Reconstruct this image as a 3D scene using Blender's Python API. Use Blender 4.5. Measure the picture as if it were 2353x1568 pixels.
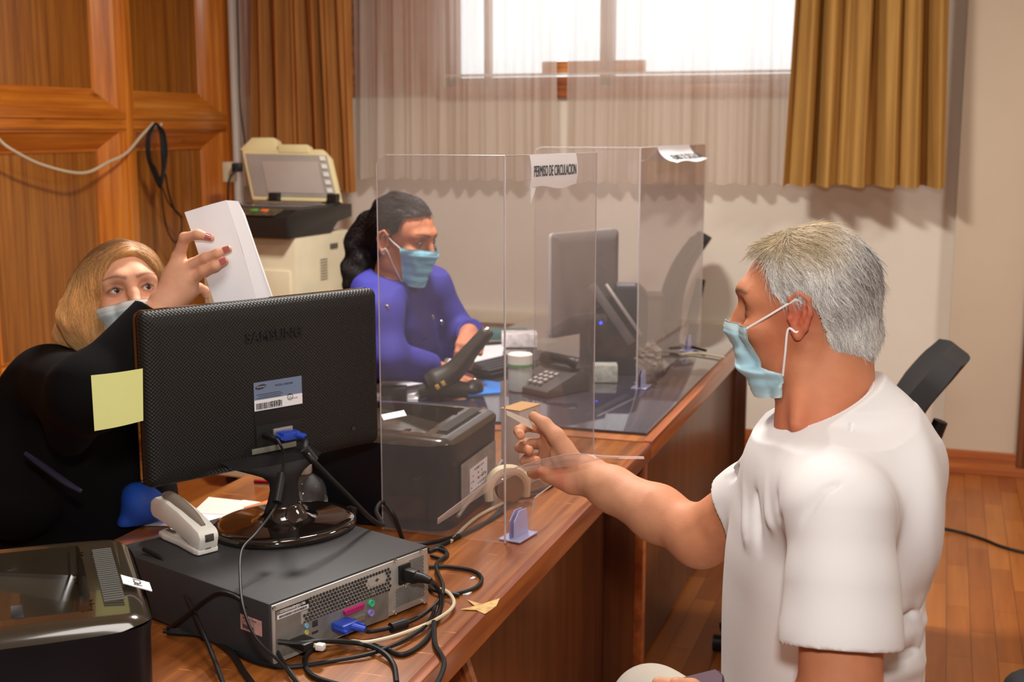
import bpy, bmesh, math, random
import numpy as np
from mathutils import Vector, Matrix, Euler
for o in list(bpy.data.objects): bpy.data.objects.remove(o)
SC = bpy.context.scene; COL = SC.collection
R = math.radians
# ---------------------------------------------------------------- camera
F, CAMH, YAW, PIT = 2900.0, 1.54, R(18.9), math.atan((784-300)/2900.0)
cd = bpy.data.cameras.new('camera'); cam = bpy.data.objects.new('camera', cd); COL.objects.link(cam)
cam.location = (0, 0, CAMH); cam.rotation_euler = (math.pi/2-PIT, 0, YAW)
cd.sensor_width = 36; cd.lens = 36*F/2353; cd.clip_start = .05
cd.dof.use_dof = True; cd.dof.focus_distance = 1.95; cd.dof.aperture_fstop = 7.0
SC.camera = cam
SC.view_settings.view_transform = 'Standard'; SC.view_settings.look = 'None'
SC.view_settings.exposure = 0.0; SC.view_settings.gamma = 1.0
# ---------------------------------------------------------------- daylight outside, lamps inside
W = bpy.data.worlds.new('world'); SC.world = W; W.use_nodes = True
W.node_tree.nodes['Background'].inputs[0].default_value = (.93, .96, 1, 1)
W.node_tree.nodes['Background'].inputs[1].default_value = 2.0
def area(name, loc, tgt, sx, sy, power, col):
    l = bpy.data.lights.new(name, 'AREA'); l.shape = 'RECTANGLE'; l.size = sx; l.size_y = sy
    l.energy = power; l.color = col
    o = bpy.data.objects.new(name, l); COL.objects.link(o); o.location = loc
    o.rotation_euler = (Vector(tgt)-Vector(loc)).to_track_quat('-Z', 'Y').to_euler(); return o
area('camera_flash', (.02, -.02, 1.86), (-.75, 3.2, 1.0), .16, .12, 22, (1, .97, .93))
area('flash_ceiling_bounce', (-.5, 1.3, 2.86), (-.6, 1.6, 0), .7, .7, 17, (1, .94, .86))  # area light standing in for flash bounced off the ceiling
area('ceiling_lamp_middle', (-1.3, 3.2, 2.86), (-1.3, 3.4, 0), .35, .35, 96, (1, .95, .88))
area('ceiling_lamp_right', (1.6, 3.6, 2.86), (1.4, 3.8, 0), .5, .5, 52, (1, .94, .86))
# ---------------------------------------------------------------- coordinates
CY, SY, CP, SP = math.cos(YAW), math.sin(YAW), math.cos(PIT), math.sin(PIT)
def P(px, py, d):                                   # a point of the room: sight line of a pixel, d metres along the view axis
    X = (px-1176.5)/F*d; U = -(py-784)/F*d
    Yf = d*CP+U*SP; Z = CAMH-d*SP+U*CP
    return Vector((X*CY-Yf*SY, X*SY+Yf*CY, Z))
def onz(px, py, z):                                 # where that sight line meets the height z
    a = P(px, py, 1.0); t = (z-CAMH)/(a.z-CAMH); return Vector((a.x*t, a.y*t, z))
# ---------------------------------------------------------------- materials
MATS = {}
def new_mat(name):
    m = bpy.data.materials.new(name); m.use_nodes = True; MATS[name] = m
    nt = m.node_tree; return m, nt, nt.nodes['Principled BSDF']
def link(nt, a, b): nt.links.new(a, b)
def bump(nt, b, src, strength, dist=.002):
    n = nt.nodes.new('ShaderNodeBump'); n.inputs['Strength'].default_value = strength; n.inputs['Distance'].default_value = dist
    link(nt, src, n.inputs['Height']); link(nt, n.outputs[0], b.inputs['Normal'])
def noise(nt, scale, detail=3, vec=(1, 1, 1), rough=.5, coord='Object'):
    tc = nt.nodes.new('ShaderNodeTexCoord'); mp = nt.nodes.new('ShaderNodeMapping'); mp.inputs['Scale'].default_value = vec
    link(nt, tc.outputs[coord], mp.inputs[0])
    n = nt.nodes.new('ShaderNodeTexNoise'); n.inputs['Scale'].default_value = scale; n.inputs['Detail'].default_value = detail
    n.inputs['Roughness'].default_value = rough; link(nt, mp.outputs[0], n.inputs['Vector']); return n
def ramp(nt, src, stops):
    r = nt.nodes.new('ShaderNodeValToRGB'); e = r.color_ramp.elements
    while len(e) < len(stops): e.new(.5)
    for k, (p, c) in enumerate(stops): e[k].position = p; e[k].color = (*c, 1) if len(c) == 3 else c
    link(nt, src, r.inputs[0]); return r
def mul(nt, a, b, f=1.0, mode='MULTIPLY'):
    m = nt.nodes.new('ShaderNodeMixRGB'); m.blend_type = mode; m.inputs[0].default_value = f
    link(nt, a, m.inputs[1]); link(nt, b, m.inputs[2]); return m
def mat(name, col, rough=.5, metal=0, var=.08, vscale=6, bmp=0, bscale=200, spec=.5, coat=0, trans=0, sss=0, emis=0, ior=1.45, alpha=1):
    if name in MATS: return MATS[name]
    m, nt, b = new_mat(name)
    b.inputs['Roughness'].default_value = rough; b.inputs['Metallic'].default_value = metal
    b.inputs['Specular IOR Level'].default_value = spec; b.inputs['Coat Weight'].default_value = coat
    b.inputs['Transmission Weight'].default_value = trans; b.inputs['IOR'].default_value = ior
    b.inputs['Alpha'].default_value = alpha
    n = noise(nt, vscale, 4)
    lo = [c*(1-var) for c in col]; hi = [min(1, c*(1+var)) for c in col]
    r = ramp(nt, n.outputs['Fac'], [(.3, lo), (.7, hi)]); link(nt, r.outputs[0], b.inputs['Base Color'])
    if bmp:
        n2 = noise(nt, bscale, 2); bump(nt, b, n2.outputs['Fac'], bmp, .001)
    if sss:
        b.inputs['Subsurface Weight'].default_value = sss; b.inputs['Subsurface Radius'].default_value = (.012, .005, .003); b.inputs['Subsurface Scale'].default_value = .5
    if emis:
        b.inputs['Emission Color'].default_value = (*col, 1); b.inputs['Emission Strength'].default_value = emis
    return m
def wood(name, lo, mid, hi, axis=2, s=14, stretch=.06, rough=.35, coat=.2, scratch=0, knots=0, fine=60):
    m, nt, b = new_mat(name); v = [1, 1, 1]; v[axis] = stretch
    n = noise(nt, s, 6, v, .62); r = ramp(nt, n.outputs['Fac'], [(.28, lo), (.5, mid), (.74, hi)])
    v2 = [1, 1, 1]; v2[axis] = .025
    n2 = noise(nt, fine, 3, v2, .6); r2 = ramp(nt, n2.outputs['Fac'], [(.35, (.62, .55, .5)), (.6, (1, 1, 1))])
    c = mul(nt, r.outputs[0], r2.outputs[0], .8)
    if knots:
        tc = nt.nodes.new('ShaderNodeTexCoord'); mp = nt.nodes.new('ShaderNodeMapping'); vv = [1, 1, 1]; vv[axis] = .55
        mp.inputs['Scale'].default_value = vv; link(nt, tc.outputs['Object'], mp.inputs[0])
        vo = nt.nodes.new('ShaderNodeTexVoronoi'); vo.inputs['Scale'].default_value = knots; link(nt, mp.outputs[0], vo.inputs['Vector'])
        rk = ramp(nt, vo.outputs['Distance'], [(.05, (.22, .1, .04)), (.13, (1, 1, 1))]); c = mul(nt, c.outputs[0], rk.outputs[0], .75)
    if scratch:
        ns = noise(nt, 9, 5, (1.0, 14, 1), .7); rs = ramp(nt, ns.outputs['Fac'], [(.635, (0, 0, 0)), (.67, (1, 1, 1))])
        mx = nt.nodes.new('ShaderNodeMixRGB'); link(nt, rs.outputs[0], mx.inputs[0]); link(nt, c.outputs[0], mx.inputs[1])
        mx.inputs[2].default_value = (hi[0]*1.35, hi[1]*1.6, hi[2]*2.2, 1); c = mx
    link(nt, c.outputs[0], b.inputs['Base Color']); b.inputs['Roughness'].default_value = rough
    b.inputs['Coat Weight'].default_value = coat; b.inputs['Coat Roughness'].default_value = .15
    bump(nt, b, n2.outputs['Fac'], .12, .001); return m
def vcol_mat(name, rough=.55, sss=.0, bmp=.0, bscale=300, spec=.35, var=.12, vscale=40, sheen=0):
    m, nt, b = new_mat(name)                        # colour comes from the mesh's own colour attribute
    a = nt.nodes.new('ShaderNodeVertexColor'); a.layer_name = 'col'
    n = noise(nt, vscale, 4); r = ramp(nt, n.outputs['Fac'], [(.3, (1-var,)*3), (.7, (1, 1, 1))])
    c = mul(nt, a.outputs[0], r.outputs[0]); link(nt, c.outputs[0], b.inputs['Base Color'])
    b.inputs['Roughness'].default_value = rough; b.inputs['Specular IOR Level'].default_value = spec
    if sss:
        b.inputs['Subsurface Weight'].default_value = sss; b.inputs['Subsurface Radius'].default_value = (1, .35, .2); b.inputs['Subsurface Scale'].default_value = .006
    if bmp: bump(nt, b, noise(nt, bscale, 3).outputs['Fac'], bmp, .001)
    if sheen: b.inputs['Sheen Weight'].default_value = sheen
    return m
def glass_mat(name, tint, rough=.02, haze=0.0, hazecol=(.8, .8, .85), smear=0):
    """thin clear sheet: straight-through light tinted by the sheet, mirror reflection by Fresnel, a little milky haze"""
    m = bpy.data.materials.new(name); m.use_nodes = True; MATS[name] = m; nt = m.node_tree
    for n in list(nt.nodes): nt.nodes.remove(n)
    out = nt.nodes.new('ShaderNodeOutputMaterial'); t = nt.nodes.new('ShaderNodeBsdfTransparent'); t.inputs[0].default_value = (*tint, 1)
    g = nt.nodes.new('ShaderNodeBsdfGlossy'); g.inputs['Roughness'].default_value = rough
    fr = nt.nodes.new('ShaderNodeFresnel'); ge = nt.nodes.new('ShaderNodeNewGeometry'); im = nt.nodes.new('ShaderNodeMapRange')   # same reflectance from both faces of the sheet
    im.inputs['To Min'].default_value = 1.38; im.inputs['To Max'].default_value = 1/1.38; link(nt, ge.outputs['Backfacing'], im.inputs[0]); link(nt, im.outputs[0], fr.inputs[0])
    mx = nt.nodes.new('ShaderNodeMixShader'); link(nt, fr.outputs[0], mx.inputs[0]); link(nt, t.outputs[0], mx.inputs[1]); link(nt, g.outputs[0], mx.inputs[2])
    d = nt.nodes.new('ShaderNodeBsdfDiffuse'); d.inputs[0].default_value = (*hazecol, 1)
    m2 = nt.nodes.new('ShaderNodeMixShader'); m2.inputs[0].default_value = haze
    if smear:
        n1 = noise(nt, 5, 6, (1, 1, .6), .75); r1 = ramp(nt, n1.outputs['Fac'], [(.35, (haze,)*3), (.62, (haze+smear*.5,)*3), (.78, (haze+smear,)*3)])
        n3 = noise(nt, 160, 2); r3 = ramp(nt, n3.outputs['Fac'], [(.72, (0, 0, 0)), (.76, (smear*2.5,)*3)])
        ad = mul(nt, r1.outputs[0], r3.outputs[0], 1, 'ADD'); link(nt, ad.outputs[0], m2.inputs[0])
    link(nt, mx.outputs[0], m2.inputs[1]); link(nt, d.outputs[0], m2.inputs[2]); link(nt, m2.outputs[0], out.inputs[0]); return m
# ---------------------------------------------------------------- objects
def tag(o, label=None, cat=None, group=None, kind=None):
    if label: o['label'] = label
    if cat: o['category'] = cat
    if group: o['group'] = group
    if kind: o['kind'] = kind
    return o
def thing(name, label, cat, loc=(0, 0, 0), rz=0, group=None):
    o = bpy.data.objects.new(name, None); o.empty_display_size = .05; COL.objects.link(o)
    o.location = loc; o.rotation_euler = (0, 0, rz); return tag(o, label, cat, group)
def link_mesh(name, me, m, parent=None):
    o = bpy.data.objects.new(name, me); COL.objects.link(o)
    if m is not None and not len(me.materials): me.materials.append(m)
    if parent is not None: o.parent = parent
    return o
def catmull(pts, n=8):
    pts = [Vector(p) for p in pts]
    if len(pts) < 3: return pts
    q = [pts[0]*2-pts[1]]+pts+[pts[-1]*2-pts[-2]]; out = []
    for i in range(1, len(q)-2):
        a, b, c, d = q[i-1:i+3]
        for k in range(n):
            t = k/n; out.append(.5*((2*b)+(c-a)*t+(2*a-5*b+4*c-d)*t*t+(3*b-a-3*c+d)*t**3))
    return out+[pts[-1]]
class G:
    """collects shapes into one mesh"""
    def __init__(s): s.bm = bmesh.new()
    def box(s, c, size, bev=0, rot=None, seg=2):
        t = bmesh.new(); bmesh.ops.create_cube(t, size=1)
        for v in t.verts: v.co = Vector((v.co.x*size[0], v.co.y*size[1], v.co.z*size[2]))
        if bev: bmesh.ops.bevel(t, geom=list(t.edges), offset=bev, segments=seg, profile=.6, affect='EDGES', clamp_overlap=True)
        M = Matrix.Translation(c)
        if rot is not None: M = M @ (rot if isinstance(rot, Matrix) else Euler(rot).to_matrix()).to_4x4()
        return s.add(t, M)
    def add(s, t, M=None):
        if M is not None: bmesh.ops.transform(t, matrix=M, verts=t.verts)
        me = bpy.data.meshes.new('t'); t.to_mesh(me); t.free(); s.bm.from_mesh(me); bpy.data.meshes.remove(me); return s
    def prism(s, poly, h, M=None, bev=0):          # polygon in XY, height h along +Z
        t = bmesh.new(); vs = [t.verts.new((p[0], p[1], 0)) for p in poly]; f = t.faces.new(vs)
        r = bmesh.ops.extrude_face_region(t, geom=[f]); 
        for v in [g for g in r['geom'] if isinstance(g, bmesh.types.BMVert)]: v.co.z += h
        bmesh.ops.recalc_face_normals(t, faces=t.faces)
        if bev: bmesh.ops.bevel(t, geom=list(t.edges), offset=bev, segments=2, profile=.6, affect='EDGES', clamp_overlap=True)
        return s.add(t, M)
    def tube(s, pts, r, n=8, smooth=0, cap=True):
        if smooth: 
            m = len(pts); pts2 = catmull(pts, smooth)
            if isinstance(r, (list, tuple)): r = [float(np.interp(i/(len(pts2)-1)*(m-1), range(m), r)) for i in range(len(pts2))]
            pts = pts2
        pts = [Vector(p) for p in pts]; rr = r if isinstance(r, (list, tuple)) else [r]*len(pts)
        bm = s.bm; rings = []; up = None
        for i, p in enumerate(pts):
            d = (pts[min(i+1, len(pts)-1)]-pts[max(i-1, 0)]); d = d.normalized() if d.length > 1e-9 else Vector((0, 0, 1))
            if up is None: up = Vector((0, 0, 1)) if abs(d.z) < .9 else Vector((1, 0, 0))
            x = d.cross(up); x.normalize(); y = x.cross(d); y.normalize(); up = y
            rings.append([bm.verts.new(p+(x*math.cos(a)+y*math.sin(a))*rr[i]) for a in [2*math.pi*k/n for k in range(n)]])
        for a, b in zip(rings, rings[1:]):
            for k in range(n): bm.faces.new((a[k], a[(k+1) % n], b[(k+1) % n], b[k]))
        if cap: bm.faces.new(rings[0][::-1]); bm.faces.new(rings[-1])
        return s
    def lathe(s, prof, c=(0, 0, 0), n=32, M=None, sx=1, sy=1):   # prof: (radius, z)
        t = bmesh.new(); rings = []
        for r_, z in prof: rings.append([t.verts.new((r_*sx*math.cos(2*math.pi*k/n), r_*sy*math.sin(2*math.pi*k/n), z)) for k in range(n)])
        for a, b in zip(rings, rings[1:]):
            for k in range(n): t.faces.new((a[k], a[(k+1) % n], b[(k+1) % n], b[k]))
        t.faces.new(rings[0][::-1]); t.faces.new(rings[-1])
        return s.add(t, Matrix.Translation(c) @ (M if M is not None else Matrix()))
    def grid(s, pts, thick=0):                      # pts[i][j]: a sheet, optionally given a thickness along its normals
        bm = bmesh.new(); V = [[bm.verts.new(p) for p in row] for row in pts]
        for i in range(len(V)-1):
            for j in range(len(V[0])-1): bm.faces.new((V[i][j], V[i][j+1], V[i+1][j+1], V[i+1][j]))
        if thick:
            bm.normal_update(); bmesh.ops.solidify(bm, geom=list(bm.faces), thickness=thick)
        return s.add(bm)
    def text(s, txt, size, M, depth=.0004, bold=0, sx=1):
        cu = bpy.data.curves.new('t', 'FONT'); cu.body = txt; cu.size = size; cu.extrude = depth; cu.align_x = 'CENTER'; cu.align_y = 'CENTER'; cu.offset = bold; cu.resolution_u = 3
        o = bpy.data.objects.new('t', cu); COL.objects.link(o); bpy.context.view_layer.update()
        dg = bpy.context.evaluated_depsgraph_get(); me = bpy.data.meshes.new_from_object(o.evaluated_get(dg))
        me.transform(M @ Matrix.Diagonal((sx, 1, 1, 1))); s.bm.from_mesh(me); bpy.data.objects.remove(o); bpy.data.curves.remove(cu); bpy.data.meshes.remove(me); return s
    def obj(s, name, m=None, parent=None, smooth=True, ang=35):
        bm = s.bm; bm.normal_update()
        if smooth:
            for f in bm.faces: f.smooth = True
            for e in bm.edges:
                if len(e.link_faces) == 2 and e.calc_face_angle(0) > R(ang): e.smooth = False
        me = bpy.data.meshes.new(name); bm.to_mesh(me); bm.free(); return link_mesh(name, me, m, parent)
def rect(w, h, r, n=5, cx=0, cy=0):                 # rounded rectangle outline
    o = []
    for sx, sy, a0 in ((1, 1, 0), (-1, 1, 90), (-1, -1, 180), (1, -1, 270)):
        for k in range(n+1):
            a = R(a0+90*k/n); o.append((cx+sx*(w/2-r)+r*math.cos(a), cy+sy*(h/2-r)+r*math.sin(a)))
    return o
def frame(o, x, y, z=None):                         # matrix with origin o, x axis, y axis
    x = Vector(x).normalized(); y = Vector(y); z = x.cross(y).normalized(); y = z.cross(x)
    M = Matrix((x, y, z)).transposed().to_4x4(); M.translation = Vector(o); return M
# ================================================================ the room
PINE = wood('pine_frame', (.38, .092, .010), (.72, .225, .022), (.88, .37, .055), axis=2, s=16, stretch=.05, rough=.3, coat=.35, knots=5.0)
PINEH = wood('pine_rail', (.38, .092, .010), (.68, .21, .020), (.86, .35, .05), axis=1, s=16, stretch=.05, rough=.3, coat=.35, knots=5.0)
PINEP = wood('pine_panel', (.24, .070, .010), (.40, .14, .016), (.54, .22, .03), axis=2, s=30, stretch=.02, rough=.35, coat=.3, fine=120)
BROWNW = wood('window_wood', (.20, .045, .012), (.34, .09, .025), (.5, .17, .05), axis=0, s=20, stretch=.08)
CORK = mat('mottled_board', (.36, .125, .05), .7, var=.45, vscale=38, bmp=.4, bscale=60)
def wall_mat(name, col, dirty=.25):
    m, nt, b = new_mat(name); n = noise(nt, 2.2, 6, rough=.6)
    r = ramp(nt, n.outputs['Fac'], [(.3, [c*.93 for c in col]), (.7, col)])
    n2 = noise(nt, 9, 8, (1, 1, 1), .75); r2 = ramp(nt, n2.outputs['Fac'], [(.68, (1, 1, 1)), (.76, (1-dirty, 1-dirty*1.1, 1-dirty*1.4))])
    c = mul(nt, r.outputs[0], r2.outputs[0]); link(nt, c.outputs[0], b.inputs['Base Color']); b.inputs['Roughness'].default_value = .75
    bump(nt, b, noise(nt, 120, 3).outputs['Fac'], .15, .001); return m
CREAM = wall_mat('cream_paint', (.78, .71, .61), .12); BEIGE = wall_mat('pillar_paint', (.60, .49, .37), .35)
WHITE = mat('white_paint', (.75, .72, .66), .7, var=.03)
XL, YB, ZC = -3.685, 6.03, 2.9
def struct(o): o['kind'] = 'structure'; return o
# floor: strip parquet laid toward the window wall
m, nt, b = new_mat('parquet')
tc = nt.nodes.new('ShaderNodeTexCoord'); mp = nt.nodes.new('ShaderNodeMapping'); mp.inputs['Rotation'].default_value = (0, 0, R(90)); link(nt, tc.outputs['Object'], mp.inputs[0])
br = nt.nodes.new('ShaderNodeTexBrick'); link(nt, mp.outputs[0], br.inputs['Vector'])
for k, v in (('Scale', 1.0), ('Mortar Size', .0012), ('Mortar Smooth', .4), ('Bias', 0), ('Brick Width', .42), ('Row Height', .072)): br.inputs[k].default_value = v
br.inputs['Color1'].default_value = (.29, .080, .014, 1); br.inputs['Color2'].default_value = (.45, .155, .03, 1); br.inputs['Mortar'].default_value = (.10, .03, .008, 1)
n = noise(nt, 22, 5, (1, .08, 1), .6); r = ramp(nt, n.outputs['Fac'], [(.3, (.72, .66, .6)), (.7, (1.0, 1, 1))])
c = mul(nt, br.outputs['Color'], r.outputs[0]); link(nt, c.outputs[0], b.inputs['Base Color']); b.inputs['Roughness'].default_value = .38; b.inputs['Coat Weight'].default_value = .15
PARQ = m
struct(G().box((-.4, 2.2, -.05), (7.4, 8.4, .1)).obj('floor', PARQ))
struct(G().box((-.4, 2.2, ZC+.05), (7.4, 8.4, .1)).obj('ceiling', WHITE))
# wall behind the curtains with the window opening
g = G(); wx0, wx1, wz0, wz1 = -2.42, -.40, 1.72, 2.75
g.box(((XL+wx0)/2-.05, YB+.09, ZC/2), (wx0-XL+.1, .18, ZC)); g.box(((wx1+3.3)/2, YB+.09, ZC/2), (3.3-wx1, .18, ZC))
g.box(((wx0+wx1)/2, YB+.09, wz0/2), (wx1-wx0, .18, wz0)); g.box(((wx0+wx1)/2, YB+.09, (wz1+ZC)/2), (wx1-wx0, .18, ZC-wz1))
struct(g.obj('wall_back', CREAM))
struct(G().box((3.25, 2.2, ZC/2), (.1, 8.4, ZC)).obj('wall_right', CREAM))
struct(G().box((-.4, -1.95, ZC/2), (7.4, .1, ZC)).obj('wall_front', CREAM))
# pillar and dark wood post on the right
struct(G().box((.205, 5.985, ZC/2), (.32, .09, ZC), .002).obj('wall_pillar', BEIGE))
struct(G().box((1.75, 5.985, ZC/2), (2.79, .09, ZC), .002).obj('wall_alcove', BEIGE))
DARKW = wood('dark_wood', (.10, .028, .008), (.17, .05, .014), (.26, .085, .025), axis=2, s=18)
d1 = struct(G().box((.80, 5.955, 1.03), (.80, .05, 1.96), .004).obj('door_1', DARKW))
struct(G().box((.388, 5.95, 1.05), (.06, .07, 2.0), .005).obj('trim_1', DARKW))
SKIRT = wood('skirting_wood', (.26, .06, .015), (.42, .115, .028), (.55, .18, .045), axis=0, s=16, stretch=.06, rough=.3, coat=.4)
struct(G().box((-1.82, YB-.008, .055), (3.73, .016, .11), .003).obj('baseboard_back', SKIRT))
struct(G().box((1.60, 5.931, .055), (3.1, .018, .11), .003).obj('baseboard_right', SKIRT))
# pine panelled wall on the left, coffers between stiles and rails
pl = thing('wall_left', None, None); del_ = pl; pl['kind'] = 'structure'
G().box((XL-.09, 2.2, ZC/2), (.06, 8.4, ZC)).obj('panel_board', PINEP, pl)
ys = [-1.0, .05, 1.1, 2.12, 3.12, 4.12, 5.12, 6.0]; zs = [.1, .42, 1.585, 2.62]
g = G(); h = G(); bv = G()
for y in ys: g.box((XL-.02, y, ZC/2), (.075, .12, ZC), .004); g.box((XL+.025, y, ZC/2), (.02, .05, ZC), .007)
for z in zs: h.box((XL-.018, 2.2, z), (.078, 8.3, .105), .004); h.box((XL+.022, 2.2, z+.022), (.02, 8.3, .03), .006); h.box((XL+.022, 2.2, z-.03), (.018, 8.3, .022), .006)
D0, D1 = XL+.012, XL-.058                         # splayed mouldings round every coffer
for y0, y1 in zip(ys, ys[1:]):
    for z0, z1 in zip(zs, zs[1:]):
        a0, a1, b0, b1, w = y0+.06, y1-.06, z0+.052, z1-.052, .085
        o_ = [(D0, a0, b0), (D0, a1, b0), (D0, a1, b1), (D0, a0, b1)]; i_ = [(D1, a0+w, b0+w), (D1, a1-w, b0+w), (D1, a1-w, b1-w), (D1, a0+w, b1-w)]
        for k in range(4):
            t = (h if k % 2 == 0 else bv).bm
            t.faces.new([t.verts.new(p) for p in (o_[k], o_[(k+1) % 4], i_[(k+1) % 4], i_[k])])
            t.faces.new([t.verts.new(tuple(np.array(p)+np.array((-.0, 0, 0)))) for p in (i_[k], i_[(k+1) % 4], (D1-.002, *i_[(k+1) % 4][1:]), (D1-.002, *i_[k][1:]))])
            a_, b_ = Vector(i_[k]), Vector(i_[(k+1) % 4]); h.tube([a_, b_], .008, 6) if k % 2 == 0 else bv.tube([a_, b_], .008, 6)
g.obj('stile', PINE, pl); h.obj('rail', PINEH, pl); bv.obj('coffer_moulding', PINE, pl)
struct(G().tube([(-3.60, 5.985, 0), (-3.60, 5.985, ZC)], .028, 16).obj('trim_2', WHITE))     # white pipe in the corner
# the window: sashes, mullions, panes, sill
wn = thing('window_1', None, None); wn['kind'] = 'structure'
g = G()
for x0, x1, z0, z1 in ((wx0, wx1, wz0, 1.80), (wx0, wx1, 2.67, 2.75), (wx0, wx0+.06, wz0, wz1), (wx1-.06, wx1, wz0, wz1), (-2.215, -2.19, wz0, wz1), (-1.62, -1.555, wz0, 2.72)):
    g.box(((x0+x1)/2, YB+.04, (z0+z1)/2), (x1-x0, .07, z1-z0), .006)
g.obj('window_frame', BROWNW, wn)
g = G(); g.box(((wx0+wx1)/2, YB-.012, wz0+.006), (wx1-wx0+.08, .05, .06), .006); g.obj('window_sill', BROWNW, wn)
g = G(); g.box(((wx0+wx1)/2, YB+.015, 1.812), (wx1-wx0, .03, .012), .002); g.obj('white_bead', WHITE, wn)
ORW = wood('orange_sash', (.5, .15, .03), (.62, .22, .05), (.75, .32, .09), axis=0, s=20)
G().box((-1.66, YB+.045, 1.845), (.52, .03, .06), .006).obj('sash_rail', ORW, wn)
G().box(((wx0+wx1)/2, YB+.06, (wz0+wz1)/2), (wx1-wx0-.1, .004, wz1-wz0-.1)).obj('window_pane', glass_mat('window_glass', (.95, .97, .97)), wn)
bd = G().box((-2.99, YB-.02, 2.25), (1.12, .045, 1.06), .004).obj('wall_board', CORK); tag(bd, 'mottled reddish brown board on the wall behind the left drape', 'wall board')
# fields outside the window
# curtains
def drape(x0, x1, y, z0, z1, folds, amp, seed, gather=0.0, flare=0.0, n=260, rows=26, thick=.0015, sharp=1.0):
    rnd = np.random.RandomState(seed); t = np.linspace(0, 1, n)
    ph = t*folds*2*np.pi+.9*np.sin(t*2*np.pi*rnd.uniform(1.3, 2.2)+rnd.rand()*6)+.5*np.sin(t*2*np.pi*rnd.uniform(4, 6)+rnd.rand()*6)
    am = .65+.35*np.sin(t*2*np.pi*rnd.uniform(2, 4)+rnd.rand()*6); ph2 = t*folds*2.7*2*np.pi+rnd.rand()*6
    rows_ = []
    for i in range(rows+1):
        v = i/rows; z = z0+(z1-z0)*v; sp = 1-gather*(v-.0)*(1 if gather else 0)
        wv = np.sign(np.sin(ph+.35*np.sin(v*4+seed)))*np.abs(np.sin(ph+.35*np.sin(v*4+seed)))**sharp
        w = wv*am*amp*(1+.25*(1-v))+np.sin(ph2+v)*amp*.18
        xc = (x0+x1)/2; xs = xc+(x0-xc+(x1-x0)*t)*(1+flare*(1-v)**2-gather*v)+.35*amp*np.cos(ph*1.0+1.2)*am
        rows_.append([(xs[k], y+w[k], z+.006*math.sin(ph[k])*(1-v)) for k in range(n)])
    return G().grid(rows_, thick)
def cloth_mat(name, col, col2, transl=.3, transp=0.0, weave=.0):
    m, nt, b = new_mat(name); nt.nodes.remove(b); out = nt.nodes['Material Output']
    n = noise(nt, 30, 4, (1, 1, .08)); r = ramp(nt, n.outputs['Fac'], [(.3, col2), (.7, col)])
    d = nt.nodes.new('ShaderNodeBsdfDiffuse'); t = nt.nodes.new('ShaderNodeBsdfTranslucent'); link(nt, r.outputs[0], d.inputs[0]); link(nt, r.outputs[0], t.inputs[0])
    m1 = nt.nodes.new('ShaderNodeMixShader'); m1.inputs[0].default_value = transl; link(nt, d.outputs[0], m1.inputs[1]); link(nt, t.outputs[0], m1.inputs[2]); last = m1
    if transp:
        tr = nt.nodes.new('ShaderNodeBsdfTransparent'); m2 = nt.nodes.new('ShaderNodeMixShader'); m2.inputs[0].default_value = transp
        link(nt, m1.outputs[0], m2.inputs[1]); link(nt, tr.outputs[0], m2.inputs[2]); last = m2
    link(nt, last.outputs[0], out.inputs[0]); return m
GOLD = cloth_mat('gold_drape', (.56, .32, .095), (.44, .24, .07), .12)
COPPER = cloth_mat('copper_drape', (.50, .22, .065), (.38, .15, .045), .1)
SHEER = cloth_mat('sheer_voile', (.92, .82, .73), (.84, .74, .65), .5, .38)
tag(drape(-.685, -.01, 5.74, 1.30, 2.82, 6, .055, 5, gather=.10, flare=.03, sharp=.8).obj('curtain', GOLD), 'heavy gold drape hanging right of the window beside the pillar', 'curtain', 'heavy drapes at the window')
tag(drape(-3.36, -2.80, 5.74, 1.24, 2.82, 6, .045, 11, gather=.06, flare=.06, sharp=.8).obj('curtain', COPPER), 'coppery brown drape hanging behind the photocopier', 'curtain', 'heavy drapes at the window')
tag(drape(-2.86, -1.80, 5.90, 1.30, 2.80, 13, .028, 21, flare=.02, thick=0).obj('sheer_curtain', SHEER), 'sheer white curtain over left half of the window', 'sheer curtain', 'sheer window curtains')
tag(drape(-1.74, -.62, 5.90, 1.295, 2.80, 13, .028, 33, flare=.02, thick=0).obj('sheer_curtain', SHEER), 'sheer white curtain over right half of the window beside the gold drape', 'sheer curtain', 'sheer window curtains')
tag(drape(-3.50, -3.33, 5.86, 1.25, 2.80, 2, .02, 8, thick=0).obj('sheer_curtain', SHEER), 'narrow strip of sheer curtain left of the coppery drape', 'sheer curtain', 'sheer window curtains')
rod = G().tube([(-3.6, 5.80, 2.84), (.0, 5.80, 2.84)], .015, 12).obj('curtain_rod', mat('rod_metal', (.3, .2, .12), .4, .6)); tag(rod, 'curtain rod above the window carrying all the curtains', 'curtain rod')
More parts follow.
